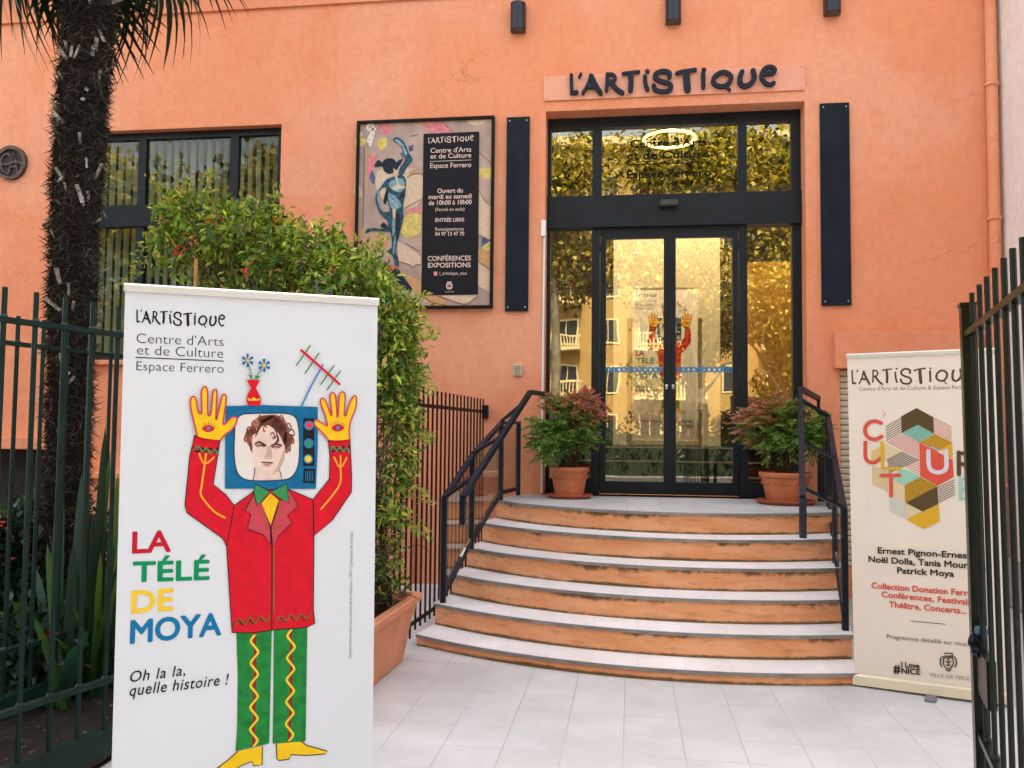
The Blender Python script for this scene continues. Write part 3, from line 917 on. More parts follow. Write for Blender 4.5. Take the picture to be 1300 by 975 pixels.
class Art:
    """flat print layers on one board"""
    def __init__(s, pl, root, step=.00013): s.pl, s.root, s.k, s.step = pl, root, 0, step
    def y(s):
        s.k += 1
        return -.0010 - s.k * s.step
    def area(s, name, col, *outlines, sm=0):
        y = s.y()
        for o in outlines:
            q = [s.pl.uv(*p) for p in o]
            MB().flat(smooth_line(q, sm, True) if sm else q, y).build(name, col, s.root, local=True)
    def lines(s, name, col, w, *lines, sm=4, closed=False):
        k = (s.pl.uv(301, 600)[0] - s.pl.uv(300, 600)[0]) * 1.4 if s.kw is None else s.kw
        y = s.y()
        for i, l in enumerate(lines):
            q = [s.pl.uv(*p) for p in l]
            if sm: q = smooth_line(q, sm, closed)
            mb = MB()
            stroke_faces(mb, stroke(q, w * k, 3, closed), y - .00001 * (i % 12))
            mb.build(name, col, s.root, local=True)
    kw = None
    def text(s, name, col, *rows, bold=0, shear=0, space=1.0):
        mb = MB()
        y = s.y()
        for r_ in rows: write(mb, s.pl, *r_, y=y, bold=bold, shear=shear, space=space)
        return mb.build(name, col, s.root, local=True)
    def word(s, name, col, *a, **k):
        mb = MB()
        logo(mb, s.pl, *a, y=s.y(), **k)
        s.k += 1
        return mb.build(name, col, s.root, local=True)

def banner_stand(root, w, h, sheet, foot_at=(.3,)):
    """roll-up stand: printed sheet, clamp rail on top, cassette and feet, pole behind"""
    MB().box(0, w, .0, .0012, .075, h - .02).build('print_sheet', sheet, root, local=True)
    tr = MB()
    tr.prism([(-.008, h - .026), (-.010, h - .004), (-.004, h + .002), (.008, h + .002), (.014, h - .004), (.014, h - .026)], -.004, w + .004, 'x')
    tr.build('top_rail', M_ALU, root, local=True)
    bs = MB()
    bs.prism([(-.045, .016), (-.040, .070), (-.025, .080), (.03, .080), (.045, .060), (.045, .016)], -.006, w + .006, 'x')
    bs.build('base_cassette', mat('cassette_champagne', (.62, .55, .42), .35, .4), root, local=True)
    for f in foot_at:
        MB().box(f - .03, f + .03, -.16, .16, .001, .015, .003).build('foot', mat('foot_grey', (.13, .14, .19), .4, .2), root, local=True)
    MB().tube([(w / 2, .03, .07), (w / 2, .025, h - .03)], .011, 10).build('support_pole', M_ALU, root, local=True)

# ---- big banner at the left
tlp, trp = at_z(154, 360, 2.05), at_z(475, 381, 2.05)
U = Vector((trp.x - tlp.x, trp.y - tlp.y, 0))
BW = U.length
Vv = Vector((-.014, .0, 1)).normalized()
LB = Plane(tlp - Vv * (2.05 / Vv.z), U, Vv)
lb = thing('rollup_banner', 'tall white roll up banner with a red suited television headed figure, beside the left gate', 'banner', matrix=LB.matrix(), group='roll up banners with the television figure')
banner_stand(lb, BW, 2.05, M_WHITEP, (.18, BW - .18))
ar = Art(LB, lb)
ar.word('brush_lettering', INK['black'], (178.7, 408.5), (289, 413), 14.5, wk=.98)
ar.text('lettering', ink('dark_grey', (.05, .05, .055)), ("Centre d'Arts", (178, 435.5), (288, 439), 12.2), ("et de Culture", (178.5, 450), (287.6, 454), 12.2), ("Espace Ferrero", (177.5, 470.2), (288, 473), 11.5), bold=-.012)
ar.lines('rule', INK['black'], .9, [(177, 453.8), (288, 458)], sm=0)
B_ = .018
ar.text('red_lettering', INK['lred'], ('LA', (171.5, 701.5), (219, 699), 26), bold=B_)
ar.text('green_lettering', INK['lgreen'], ('TÉLÉ', (171.8, 738), (267.5, 734.3), 24.5), bold=B_)
ar.text('yellow_lettering', INK['lyellow'], ('DE', (170, 777.6), (221.3, 773.3), 27), bold=B_)
ar.text('blue_lettering', INK['lblue'], ('MOYA', (168.3, 816), (282, 804.3), 28), bold=B_)
ar.text('slanted_lettering', INK['black'], ('Oh la la,', (167.2, 865.5), (237, 856), 13.5), ('quelle histoire !', (166.4, 883), (291.8, 867.3), 14), shear=.2, bold=.004, space=1.1)
vt = MB()
gv_, gf_ = glyphs("d'après l'œuvre télé man, artiste de la collection, 1979 - Collection de l'artiste")
gx = max(p[0] for p in gv_)
pA, pB = LB.uv(447.5, 834), LB.uv(449.5, 674)
vt.add([(pA[0] - p[1] * .011 / CAPH, -.0012, pA[1] + (pB[1] - pA[1]) * p[0] / gx) for p in gv_], gf_)
vt.build('small_print', INK['grey'], lb, local=True)
# the figure: trousers, shoes, jacket, arms, hands, television head
ar.area('trouser_leg', INK['green'], Z5([(360, 100), (585, 95), (565, 805), (555, 815), (350, 860), (362, 700), (368, 380)]))
ar.area('trouser_leg', INK['green'], Z5([(597, 85), (810, 75), (795, 795), (585, 812), (592, 520)]))
def wavy(x0, y0, x1, y1, amp, n):
    return [(x0 + (x1 - x0) * t / (n * 4) + amp * math.sin(t * PI / 2), y0 + (y1 - y0) * t / (n * 4)) for t in range(n * 4 + 1)]
ar.lines('trouser_stripe', INK['dkred'], 2.4, Z5([(478, 120), (474, 480), (463, 830)]), Z5([(706, 90), (704, 480), (690, 795)]))
ar.lines('trouser_braid', INK['lyellow'], 2.0, Z5(wavy(476, 125, 466, 828, -24, 5)), Z5(wavy(708, 92, 692, 790, -24, 5)))
ar.area('shoe', INK['yellow'], Z5([(365, 860), (522, 828), (518, 948), (465, 952), (455, 925), (400, 945), (330, 985), (215, 985), (300, 920)]))
ar.area('shoe', INK['yellow'], Z5([(610, 812), (768, 797), (800, 822), (932, 858), (915, 875), (800, 885), (700, 880), (690, 910), (625, 918), (612, 905)]))
ar.lines('shoe_outline', INK['black'], .9, Z5([(365, 862), (300, 920), (215, 985)]), Z5([(522, 830), (518, 948), (465, 952), (455, 925), (400, 945), (330, 985)]), Z5([(610, 812), (612, 905), (625, 918), (690, 910), (700, 880), (800, 885), (915, 875), (932, 858), (800, 822), (768, 797)]), sm=0)
body = Z4([(430, 95), (610, 85), (755, 145), (758, 345), (752, 765), (760, 840), (715, 862), (520, 878), (420, 895), (295, 893), (290, 800), (268, 410), (312, 180)])
ar.area('jacket', INK['red'], body)
armL = Z3([(105, 632), (272, 655), (225, 945), (305, 1010), (361, 1081), (310, 1347), (285, 1295), (55, 1130), (42, 1080), (75, 760)])
armR = Z3([(972, 655), (1115, 643), (1125, 900), (1122, 990), (1000, 1170), (875, 1280), (872, 1040), (980, 905), (985, 760)])
ar.area('sleeve', INK['red'], armL)
ar.area('sleeve', INK['red'], armR)
ar.lines('jacket_outline', INK['black'], .9, body, armL, armR, sm=0, closed=True)
ar.lines('jacket_seam', INK['black'], 1.1, Z4([(515, 300), (522, 420), (518, 880)]), sm=0)
ar.lines('jacket_seam', INK['olive'], 1.0, Z4([(533, 420), (530, 780)]), sm=0)
def zig(z, x0, y0, x1, y1, amp, n): return z([(x0 + (x1 - x0) * t / n, y0 + (y1 - y0) * t / n + (amp if t % 2 else -amp)) for t in range(n + 1)])
ar.lines('hem_braid', INK['black'], 1.0, zig(Z4, 300, 842, 505, 815, -18, 7), zig(Z4, 535, 822, 735, 800, -16, 7))
ar.lines('hem_braid', INK['olive'], 1.1, zig(Z4, 308, 838, 510, 811, -18, 7), zig(Z4, 540, 818, 740, 796, -16, 7))
ar.lines('cuff_braid', INK['black'], 1.5, zig(Z3, 100, 722, 258, 722, 14, 6), zig(Z3, 985, 720, 1112, 700, 14, 6))
ar.lines('cuff_braid', INK['green2'], 1.5, zig(Z3, 105, 706, 262, 740, -13, 6), zig(Z3, 985, 704, 1112, 718, -13, 6))
ar.lines('cuff_edge', INK['black'], 1.4, Z3([(105, 632), (190, 634), (272, 655)]), Z3([(972, 660), (1040, 643), (1115, 643)]))
ar.lines('sleeve_braid', INK['orange'], 1.8, Z3([(180, 745), (172, 810), (150, 960), (148, 1020), (230, 1120), (300, 1160)]), Z3([(135, 745), (170, 812), (230, 770)]),
         Z3([(1053, 755), (1052, 830), (1050, 930), (1000, 1010), (925, 1100)]), Z3([(1012, 765), (1050, 832), (1092, 768)]), sm=3)
lap1 = Z4([(430, 100), (372, 208), (405, 228), (385, 310), (475, 345), (515, 395), (512, 300), (470, 165)])
lap2 = Z4([(620, 90), (670, 180), (610, 235), (633, 278), (560, 350), (530, 415), (520, 350), (518, 300), (565, 160)])
ar.area('lapel', INK['pink'], lap1, lap2)
ar.lines('lapel_outline', INK['black'], .9, lap1, lap2, sm=0, closed=True)
ar.lines('lapel_braid', INK['olive'], 1.0, Z4([(430, 120), (392, 195), (435, 210), (410, 300), (498, 322), (458, 190)]), Z4([(622, 110), (652, 180), (568, 230), (603, 265), (528, 350), (568, 150)]), sm=0)
ar.area('shirt', INK['yellow'], Z4([(515, 110), (560, 150), (515, 290), (465, 165)]))
ar.lines('shirt_fold', INK['orange'], .8, Z4([(515, 115), (515, 285)]), Z4([(512, 130), (480, 200)]), Z4([(518, 130), (545, 195)]), sm=0)
# television
tv = Z3([(312, 436), (560, 428), (907, 438), (905, 700), (892, 970), (302, 972), (305, 700)])
ar.area('television', INK['blue'], tv)
scr = [(365, 640), (372, 545), (405, 495), (470, 484), (600, 481), (715, 484), (765, 515), (782, 590), (786, 700), (775, 820), (730, 895), (640, 915), (470, 917), (400, 890), (372, 830), (362, 740)]
ar.area('screen', INK['paper'], Z3(scr), sm=5)
# printed portrait on the screen
ar.area('portrait_neck', INK['skin'], Z3([(495, 830), (500, 912), (560, 916), (640, 914), (668, 905), (672, 870), (650, 820)]))
ar.area('portrait_hair', INK['hair2'], Z3([(432, 650), (440, 600), (470, 570), (480, 540), (520, 505), (570, 492), (640, 492), (690, 520), (715, 565), (720, 610), (750, 640), (740, 670), (715, 730), (690, 735), (660, 640), (560, 560), (500, 620), (480, 735), (462, 700)]), sm=4)
ar.area('portrait_face', INK['skin'], Z3([(482, 640), (500, 590), (560, 555), (630, 560), (670, 620), (690, 700), (690, 770), (665, 830), (630, 870), (590, 885), (545, 865), (505, 820), (484, 745)]), sm=4)
ar.area('portrait_shade', INK['skin2'], Z3([(690, 700), (690, 775), (655, 850), (600, 885), (640, 830), (662, 770)]), Z3([(565, 765), (585, 700), (600, 690), (610, 765)]), Z3([(490, 690), (540, 668), (560, 690), (520, 706)]), Z3([(605, 705), (650, 690), (672, 698), (640, 716)]), Z3([(545, 825), (580, 812), (605, 822), (580, 832)]))
hairs = [[(500, 640), (520, 560), (575, 505), (640, 505), (700, 560), (705, 640), (690, 690), (668, 640), (640, 600), (655, 655), (620, 690), (605, 690), (640, 650), (625, 590), (585, 560), (540, 570)],
         [(445, 655), (452, 600), (500, 575), (505, 610), (470, 640), (478, 720), (462, 680)], [(690, 600), (735, 620), (742, 650), (715, 690), (700, 720), (688, 680)], [(520, 520), (560, 498), (620, 494), (600, 520), (540, 545)]]
ar.area('portrait_hair', INK['hair'], *[Z3(h) for h in hairs], sm=4)
ar.lines('portrait_curl', INK['hair'], 1.1, *[Z3([(x, y), (x + dx * .7, y - 16), (x + dx * 1.3, y + 4), (x + dx * 1.2, y + 26), (x + dx * .6, y + 18)]) for x, y, dx in ((450, 640, -16), (460, 690, 12), (475, 585, -22), (505, 545, -20), (540, 510, -14), (700, 560, 24), (718, 600, 26), (720, 650, 22), (705, 700, 16), (655, 510, 22), (600, 620, 18), (630, 640, 16), (575, 575, -16))])
ar.lines('portrait_brow', INK['hair'], 2.0, Z3([(500, 680), (525, 668), (565, 690)]), Z3([(605, 692), (635, 680), (668, 690)]))
ar.lines('portrait_eye', INK['feat'], 1.3, Z3([(510, 693), (532, 688), (556, 697)]), Z3([(612, 702), (635, 696), (656, 702)]))
ar.lines('portrait_nose', INK['skin2'], 1.1, Z3([(580, 700), (575, 740), (562, 768), (585, 775), (606, 768)]))
ar.lines('portrait_mouth', INK['feat'], 1.3, Z3([(540, 798), (572, 800), (612, 802)]))
ar.lines('portrait_lip', INK['lips'], 1.2, Z3([(552, 810), (578, 813), (600, 809)]))
ar.lines('portrait_neckline', INK['feat'], .8, Z3([(495, 835), (492, 880), (485, 915)]), Z3([(655, 850), (665, 880), (668, 905)]))
ar.lines('screen_edge', INK['black'], .8, Z3(scr), sm=5, closed=True)
ar.area('control_strip', INK['black'], Z3([(812, 512), (882, 512), (882, 822), (808, 822)]), Z3([(812, 838), (886, 840), (884, 932), (808, 930)]))
def disc(z, cx, cy, r_, n=18, k=0): return z([(cx + (r_ + (k if i % 2 else 0)) * math.cos(2 * PI * i / n), cy + (r_ + (k if i % 2 else 0)) * math.sin(2 * PI * i / n)) for i in range(n)])
ar.area('knob_halo', INK['sky'], disc(Z3, 848, 558, 28, 28, 6), disc(Z3, 846, 675, 28, 28, 6), disc(Z3, 842, 776, 27, 28, 6))
ar.area('knob', INK['pink'], disc(Z3, 848, 558, 22))
ar.area('knob', INK['green2'], disc(Z3, 846, 675, 21))
ar.area('knob', INK['lyellow'], disc(Z3, 842, 776, 22))
ar.lines('speaker_grille', INK['sky'], .5, *[Z3([(826 + i * 11, 856), (824 + i * 11, 918)]) for i in range(5)], sm=0)
ar.area('bow_tie', INK['green2'], Z4([(512, 100), (430, 60), (422, 105), (440, 180), (470, 150)]), Z4([(518, 100), (608, 55), (615, 165), (555, 130)]))
ar.lines('bow_tie_edge', INK['black'], .7, Z4([(512, 100), (430, 60), (422, 105), (440, 180), (470, 150)]), Z4([(518, 100), (608, 55), (615, 165), (555, 130)]), sm=0, closed=True)
# hands
hL = Z3([(125, 632), (108, 560), (86, 470), (82, 400), (98, 374), (116, 392), (130, 470), (146, 486), (155, 470), (152, 350), (172, 310), (192, 340), (192, 480), (205, 498), (215, 470), (226, 352), (240, 330), (253, 352), (245, 500), (250, 520), (270, 440), (286, 372), (302, 360), (313, 382), (302, 470), (290, 545), (305, 552), (340, 515), (370, 506), (382, 528), (355, 580), (305, 620), (275, 655)])
hR = Z3([(975, 652), (950, 620), (890, 560), (882, 535), (900, 525), (960, 560), (968, 548), (945, 470), (924, 410), (934, 382), (955, 398), (990, 490), (996, 470), (986, 370), (1003, 346), (1022, 372), (1030, 500), (1040, 470), (1046, 365), (1066, 340), (1084, 365), (1076, 480), (1090, 490), (1110, 420), (1138, 368), (1157, 378), (1150, 450), (1118, 530), (1108, 600), (1112, 645)])
ar.area('hand', INK['yellow'], hL, sm=4)
ar.area('hand', INK['yellow'], hR, sm=4)
ar.lines('hand_outline', INK['pink'], 1.5, hL, hR, sm=4)
for ex, ey in ((196, 582), (1035, 573)):
    ar.area('palm_eye', INK['red'], Z3([(ex - 42, ey + 2), (ex - 20, ey - 18), (ex + 5, ey - 24), (ex + 28, ey - 14), (ex + 42, ey), (ex + 22, ey + 18), (ex - 5, ey + 24), (ex - 25, ey + 18)]), sm=3)
    ar.area('palm_iris', INK['sky'], disc(Z3, ex, ey, 12))
    ar.lines('palm_lash', INK['pink'], .6, *[Z3([(ex + 34 * math.sin(a), ey - 20 * math.cos(a)), (ex + 52 * math.sin(a), ey - 42 * math.cos(a))]) for a in (-1.1, -.7, -.35, 0, .35, .7, 1.1)], sm=0)
# vase with flowers, aerial
ar.lines('flower_stem', INK['green2'], .9, Z3([(458, 165), (472, 210), (478, 265)]), Z3([(548, 195), (520, 225), (505, 265)]))
ar.area('flower_leaf', INK['green2'], Z3([(478, 262), (450, 225), (475, 238), (487, 232)]), Z3([(505, 264), (500, 235), (530, 240), (550, 226), (525, 252)]))
for cx, cy in ((453, 140), (560, 170)):
    ar.area('petal', INK['blue'], *[Z3([(cx, cy), (cx + 38 * math.cos(a - .25), cy + 40 * math.sin(a - .25)), (cx + 42 * math.cos(a), cy + 44 * math.sin(a)), (cx + 38 * math.cos(a + .25), cy + 40 * math.sin(a + .25))]) for a in np.arange(0, 2 * PI, PI / 3) + .5])
    ar.area('flower_heart', INK['lyellow'], disc(Z3, cx, cy, 10))
ar.area('vase', INK['red'], Z3([(445, 265), (533, 266), (505, 320), (535, 375), (538, 415), (528, 432), (455, 430), (443, 405), (448, 365), (475, 320)]))
ar.area('vase_band', INK['lyellow'], Z3([(452, 380), (470, 392), (490, 376), (510, 392), (530, 384), (528, 398), (490, 400), (455, 400)]))
ar.lines('aerial_rod', INK['sky'], 1.6, Z3([(800, 435), (860, 310), (940, 165)]), sm=0)
ar.lines('aerial_bar', INK['green'], 1.2, Z3([(770, 168), (860, 40)]), Z3([(824, 222), (915, 90)]), Z3([(925, 292), (1012, 170)]), Z3([(967, 326), (1052, 205)]), sm=0)
ar.lines('aerial_boom', INK['red'], 2.4, Z3([(800, 72), (880, 140), (1047, 290)]), sm=0)
# lower text of the same print
def vtext(name, col, s, u0, v, u1, cap, bold=0):
    mb = MB()
    write(mb, LB, s, (u0, v), (u1, v), cap, y=ar.y(), bold=bold, uv=True)
    mb.build(name, col, lb, local=True)
vtext('red_lettering', INK['lred'], 'EXPOSITION', .06, .30, .38, .026, .02)
vtext('lettering', INK['black'], 'ŒUVRES VIDÉO', .43, .30, .80, .026, .02)
vtext('lettering', INK['black'], 'septembre 2021', .43, .245, .80, .028, .02)

# second copy of the print, inside the hall
i0, i1 = at_y(802.5, 563, 11.55), at_y(886, 563, 11.55)
lb2 = copy_tree(lb)
tag(lb2, 'smaller looking white banner with the same television figure standing behind the glass doors', 'banner', 'roll up banners with the television figure')
for c_ in lb2.children:
    if c_.name.startswith('print_sheet'):
        c_.data = c_.data.copy(); c_.data.materials[0] = mat('inner_print_brightened', (.74, .73, .70), .5, 0, .2, .02, 2)  # same banner white made lighter here to offset the dim hall light
lb2.matrix_world = Matrix.Translation((i0.x, 11.55, 1.402)) @ Matrix.Diagonal(((i1.x - i0.x) / BW, 1, 1.03, 1))

# ---- cream banner at the right
g0 = at_z(1085, 870, 0)
g1 = at_z(1240, 892, 0)
top = at_y(1071, 450, g0.y)
RB = Plane((g0.x, g0.y, 0), Vector((g1.x - g0.x, g1.y - g0.y, 0)), Vector((top.x - g0.x, 0, top.z)))
RH = (top - g0).length
rb_ = thing('rollup_banner', 'cream roll up banner with a hexagonal patterned culture emblem, behind the right gate', 'banner', matrix=RB.matrix())
banner_stand(rb_, .85, RH, M_CREAM, (RB.uv(1183, 890)[0], .74))
a2 = Art(RB, rb_)
a2.kw = (RB.uv(1200, 650)[0] - RB.uv(1100, 650)[0]) / 100
CI = dict(brown=ink('emblem_brown', (.11, .07, .028), k=.78), coral=ink('emblem_coral', (.72, .10, .065), k=.78), rose=ink('emblem_rose', (.70, .20, .18), k=.78), teal=ink('emblem_teal', (.33, .62, .50), k=.78), dteal=ink('emblem_deep_teal', (.04, .23, .17), k=.78), gold=ink('emblem_gold', (.74, .42, .03), k=.78), pgold=ink('emblem_pale_gold', (.76, .54, .20), k=.78), cream=ink('emblem_cream', (.74, .60, .38), k=.78), lil=ink('emblem_lilac', (.72, .66, .76), k=.78), pteal=ink('emblem_pale_teal', (.50, .68, .62), k=.78), dk=ink('emblem_black', (.03, .022, .016), k=.78))
a2.word('brush_lettering', CI['brown'], (1086, 486.4), (1241, 480.5), 16.3, wk=.8)
a2.text('small_lettering', ink('tan_grey', (.28, .24, .20)), ("Centre d'Arts et de Culture & Espace Ferrero", (1094.6, 495.7), (1237.5, 492), 4.8), bold=0)
ZR = lambda p: zz(1070, 440, 4.065, p)
P_ = {}
def rhomb(name, col, *pts): a2.area(name, col, ZR(pts))
def hatch(name, col, a, b, c, d, n, w=.9):
    """n stripes running a->b, stepped from edge a-d to edge b-c"""
    L = []
    for i in range(n):
        t = (i + .5) / n
        L.append(ZR([(a[0] + (d[0] - a[0]) * t, a[1] + (d[1] - a[1]) * t), (b[0] + (c[0] - b[0]) * t, b[1] + (c[1] - b[1]) * t)]))
    mb = MB()
    y = a2.y()
    for l in L: stroke_faces(mb, stroke([RB.uv(*p) for p in l], w * a2.kw, 0), y)
    mb.build(name, col, rb_, local=True)
rhomb('emblem_face', CI['brown'], (396, 313), (483, 360), (485, 445), (402, 400), (318, 443), (315, 358))
hatch('emblem_stripes', CI['dk'], (235, 405), (315, 360), (318, 443), (237, 490), 7)
hatch('emblem_stripes', CI['rose'], (484, 358), (574, 402), (576, 492), (486, 445), 8)
rhomb('emblem_face', CI['teal'], (402, 400), (486, 446), (408, 490), (320, 443))
hatch('emblem_stripes', CI['dteal'], (320, 443), (408, 490), (486, 446), (402, 400), 8)
hatch('emblem_stripes', CI['rose'], (238, 492), (407, 575), (407, 490), (320, 445), 8, 1.0)
rhomb('emblem_face', CI['gold'], (490, 447), (578, 492), (578, 545), (408, 490))
hatch('emblem_stripes', CI['dk'], (412, 490), (500, 540), (575, 492), (490, 449), 7)
rhomb('emblem_face', CI['coral'], (408, 490), (580, 580), (586, 668), (500, 715), (412, 665))
rhomb('emblem_face', CI['gold'], (578, 492), (580, 578), (528, 545))
hatch('emblem_stripes', CI['dk'], (240, 580), (320, 538), (408, 580), (250, 655), 9)
rhomb('emblem_face', CI['cream'], (160, 540), (205, 515), (235, 500), (320, 540), (245, 580), (160, 600))
rhomb('emblem_face', CI['pgold'], (160, 545), (205, 515), (206, 565), (162, 590))
hatch('emblem_stripes', CI['rose'], (330, 615), (409, 575), (411, 662), (400, 660), 6)
hatch('emblem_stripes', CI['pgold'], (162, 612), (162, 710), (245, 750), (245, 640), 8, 1.3)
rhomb('emblem_face', CI['teal'], (330, 628), (412, 668), (330, 712), (245, 672))
rhomb('emblem_face', CI['cream'], (248, 676), (330, 714), (332, 800), (250, 760))
rhomb('emblem_face', CI['gold'], (412, 670), (500, 716), (334, 802), (330, 715))
hatch('emblem_stripes', CI['dk'], (331, 714), (412, 670), (500, 717), (334, 800), 9)
rhomb('emblem_face', CI['brown'], (500, 718), (503, 808), (420, 848), (335, 803))
hatch('emblem_stripes', CI['dk'], (503, 718), (588, 676), (590, 762), (505, 806), 7)
hatch('emblem_stripes', CI['pteal'], (250, 768), (335, 805), (336, 888), (250, 850), 8)
rhomb('emblem_face', CI['cream'], (336, 805), (420, 848), (336, 890))
rhomb('emblem_face', CI['gold'], (505, 810), (508, 898), (425, 938), (338, 890), (420, 850))
def zl(pts): return [(1070 + x / 4.065, 440 + y / 4.065) for x, y in pts]
a2.lines('letter_c', CI['coral'], 5.2, zl([(212, 393), (180, 383), (145, 395), (128, 430), (142, 465), (180, 478), (215, 462)]), sm=5)
a2.lines('letter_u', CI['coral'], 5.2, zl([(130, 493), (130, 570), (150, 595), (180, 595), (205, 575)]), sm=4)
a2.lines('letter_l', CI['gold'], 5.0, zl([(216, 495), (218, 625), (305, 628)]), sm=0)
a2.lines('letter_t', CI['coral'], 5.2, zl([(210, 664), (305, 662)]), zl([(260, 665), (260, 768)]), sm=0)
a2.lines('letter_u', CI['lil'], 5.6, zl([(455, 535), (458, 615), (480, 640), (510, 645), (540, 632), (548, 605), (546, 533)]), sm=4)
a2.lines('letter_r', CI['brown'], 5.2, zl([(612, 540), (612, 655)]), zl([(615, 545), (660, 550), (675, 575), (655, 600), (615, 600)]), zl([(640, 600), (680, 655)]), sm=4)
a2.lines('letter_e', CI['teal'], 5.2, zl([(690, 682), (620, 678), (620, 780), (690, 784)]), zl([(622, 730), (680, 732)]), sm=0)
a2.lines('emblem_mark', CI['rose'], .8, zl([(220, 330), (236, 344), (222, 358)]), sm=0)
a2.text('lettering', CI['dk'], ('Ernest Pignon-Ernest,', (1116.4, 702), (1237, 708), 7.4), ('Noël Dolla, Tania Mouraud,', (1104.6, 713.2), (1253, 721.3), 7.4), ('Patrick Moya', (1140.9, 727), (1212.7, 731), 7.4), bold=.018)
a2.text('red_lettering', CI['coral'], ('Collection Donation Ferrero,', (1108, 746.3), (1250, 756.5), 7), ('Conférences, Festivals,', (1120.6, 757.5), (1237.5, 767), 7), ('Théâtre, Concerts...', (1130, 770), (1228.2, 778), 7), bold=.018)
a2.lines('rule', CI['dk'], .8, [(1157, 787.5), (1201, 791.3)], sm=0)
a2.text('lettering', ink('umber', (.14, .11, .09)), ('Programme détaillé sur nice.fr', (1126.6, 809.8), (1236, 819.6), 5.2))
a2.text('lettering', CI['dk'], ('#', (1135, 853), (1143, 853.8), 10.5), ('I Love', (1145, 845.8), (1167.6, 847.6), 6.4), ('NICE', (1145, 854), (1168.4, 855.6), 6.8), bold=.022)
a2.text('lettering', ink('crest_grey', (.33, .30, .28)), ('VILLE DE NICE', (1180, 857.5), (1231.5, 862.3), 4.6))
ZC = lambda p: [(1204.4 + x * 10.5, 839 + y * 11.5) for x, y in p]
a2.lines('crest', CI['dk'], 1.5, ZC([(-.45, -.95), (.45, -.95), (.4, -.65), (-.4, -.65)]), ZC([(-.3, .85), (.0, 1.0), (.3, .85)]), ZC([(-.55, -.35), (-.6, .2), (-.35, .6), (0, .75), (.35, .6), (.6, .2), (.55, -.35)]), ZC([(-.9, -.4), (-.98, .15), (-.8, .55)]), ZC([(.9, -.4), (.98, .15), (.8, .55)]), ZC([(-.55, -.4), (-.2, -.5), (0, -.3), (.2, -.5), (.55, -.4)]), sm=3)
a2.lines('crest', CI['dk'], 1.3, ZC([(-.3, -.1), (-.1, .05), (.1, .05), (.3, -.1)]), ZC([(0, -.25), (0, .45)]), ZC([(-.25, .35), (.25, .35)]), ZC([(-.85, -.5), (-.5, -.6)]), ZC([(.85, -.5), (.5, -.6)]), sm=0)

# ---- framed poster on the wall
FP = Plane(at_y(449.5, 393, FY - .03), (1, 0, 0), (0, 0, 1))
pw, ph = FP.uv(626.5, 300)[0], (FP.uv(449, 154)[1] + FP.uv(628, 149)[1]) / 2
ps = thing('framed_poster', 'black framed outdoor poster with a blue bronze statue and a dark opening hours panel', 'poster', matrix=FP.matrix())
fr = MB()
frame_rect(fr, 0, pw, 0, ph, -.035, .026, .028)
fr.build('poster_frame', mat('poster_frame_black', (.006, .005, .005), .5, 0, .15), ps, local=True)
MB().box(.028, pw - .028, -.004, .02, .028, ph - .028).build('print_sheet', mat('poster_mauve', (.40, .285, .24), .5, 0, .3, .22, 4), ps, local=True)
a3 = Art(FP, ps, .00035)
a3.y0 = 0
a3.k = 10
a3.kw = FP.uv(541, 250)[0] - FP.uv(540, 250)[0]
PI_ = dict(cream=ink('violin_cream', (.66, .50, .36), .1, k=.9), tan=ink('violin_tan', (.52, .33, .20), .12, k=.9), ora=ink('violin_orange', (.60, .33, .15), .12, k=.9), pink=ink('paint_pink', (.66, .23, .24), .25, k=.9), yel=ink('paint_yellow', (.66, .52, .16), .25, k=.9), blu=ink('paint_blue', (.10, .12, .24), .4, k=.9), dk=ink('poster_brown', (.13, .085, .075), k=.9), wht=ink('poster_white', (.74, .68, .60), k=.9), bz=ink('statue_blue', (.032, .082, .115), .6, k=.9), bz2=ink('statue_light', (.20, .33, .39), .5, k=.9), bzd=ink('statue_dark', (.018, .03, .042), .4, k=.9), red=ink('poster_red_line', (.38, .09, .10), k=.9), panel=ink('poster_panel', (.014, .014, .018), k=.9), txt=ink('poster_text', (.74, .56, .48), k=.9))
Z6 = lambda p: zz(440, 140, 6.5, p)
Z7 = lambda p: zz(440, 270, 6.5, p)
a3.area('paint_patch', PI_['pink'], Z6([(262, 130), (330, 112), (382, 120), (378, 175), (330, 200), (300, 180), (262, 190)]), Z6([(500, 840), (570, 780), (618, 830), (610, 860), (540, 870)]), Z6([(170, 400), (250, 360), (230, 480), (180, 560)]), Z6([(620, 105), (780, 95), (860, 180), (700, 182)]), sm=3)
a3.area('paint_patch', PI_['yel'], Z6([(80, 240), (150, 235), (155, 275), (110, 300), (75, 290)]), Z6([(262, 250), (330, 225), (330, 300), (275, 330)]), Z6([(470, 880), (600, 850), (615, 930), (560, 1010), (470, 975)]), Z6([(1098, 488), (1200, 480), (1198, 560), (1098, 555)]), sm=3)
a3.area('violin_part', PI_['cream'], Z6([(245, 540), (330, 460), (500, 480), (620, 520), (618, 750), (470, 820), (330, 760), (250, 650)]), Z6([(70, 600), (120, 640), (128, 715), (66, 705)]), Z6([(1090, 660), (1150, 760), (1195, 790), (1190, 975), (1088, 975)]), Z6([(990, 90), (1155, 82), (1120, 115), (1060, 128)]), sm=3)
a3.area('violin_part', PI_['tan'], Z6([(155, 315), (215, 325), (165, 340), (182, 660), (155, 665)]), Z7([(60, 110), (350, 180), (330, 320), (270, 390), (60, 300)]), Z6([(520, 500), (620, 480), (628, 520), (520, 545)]))
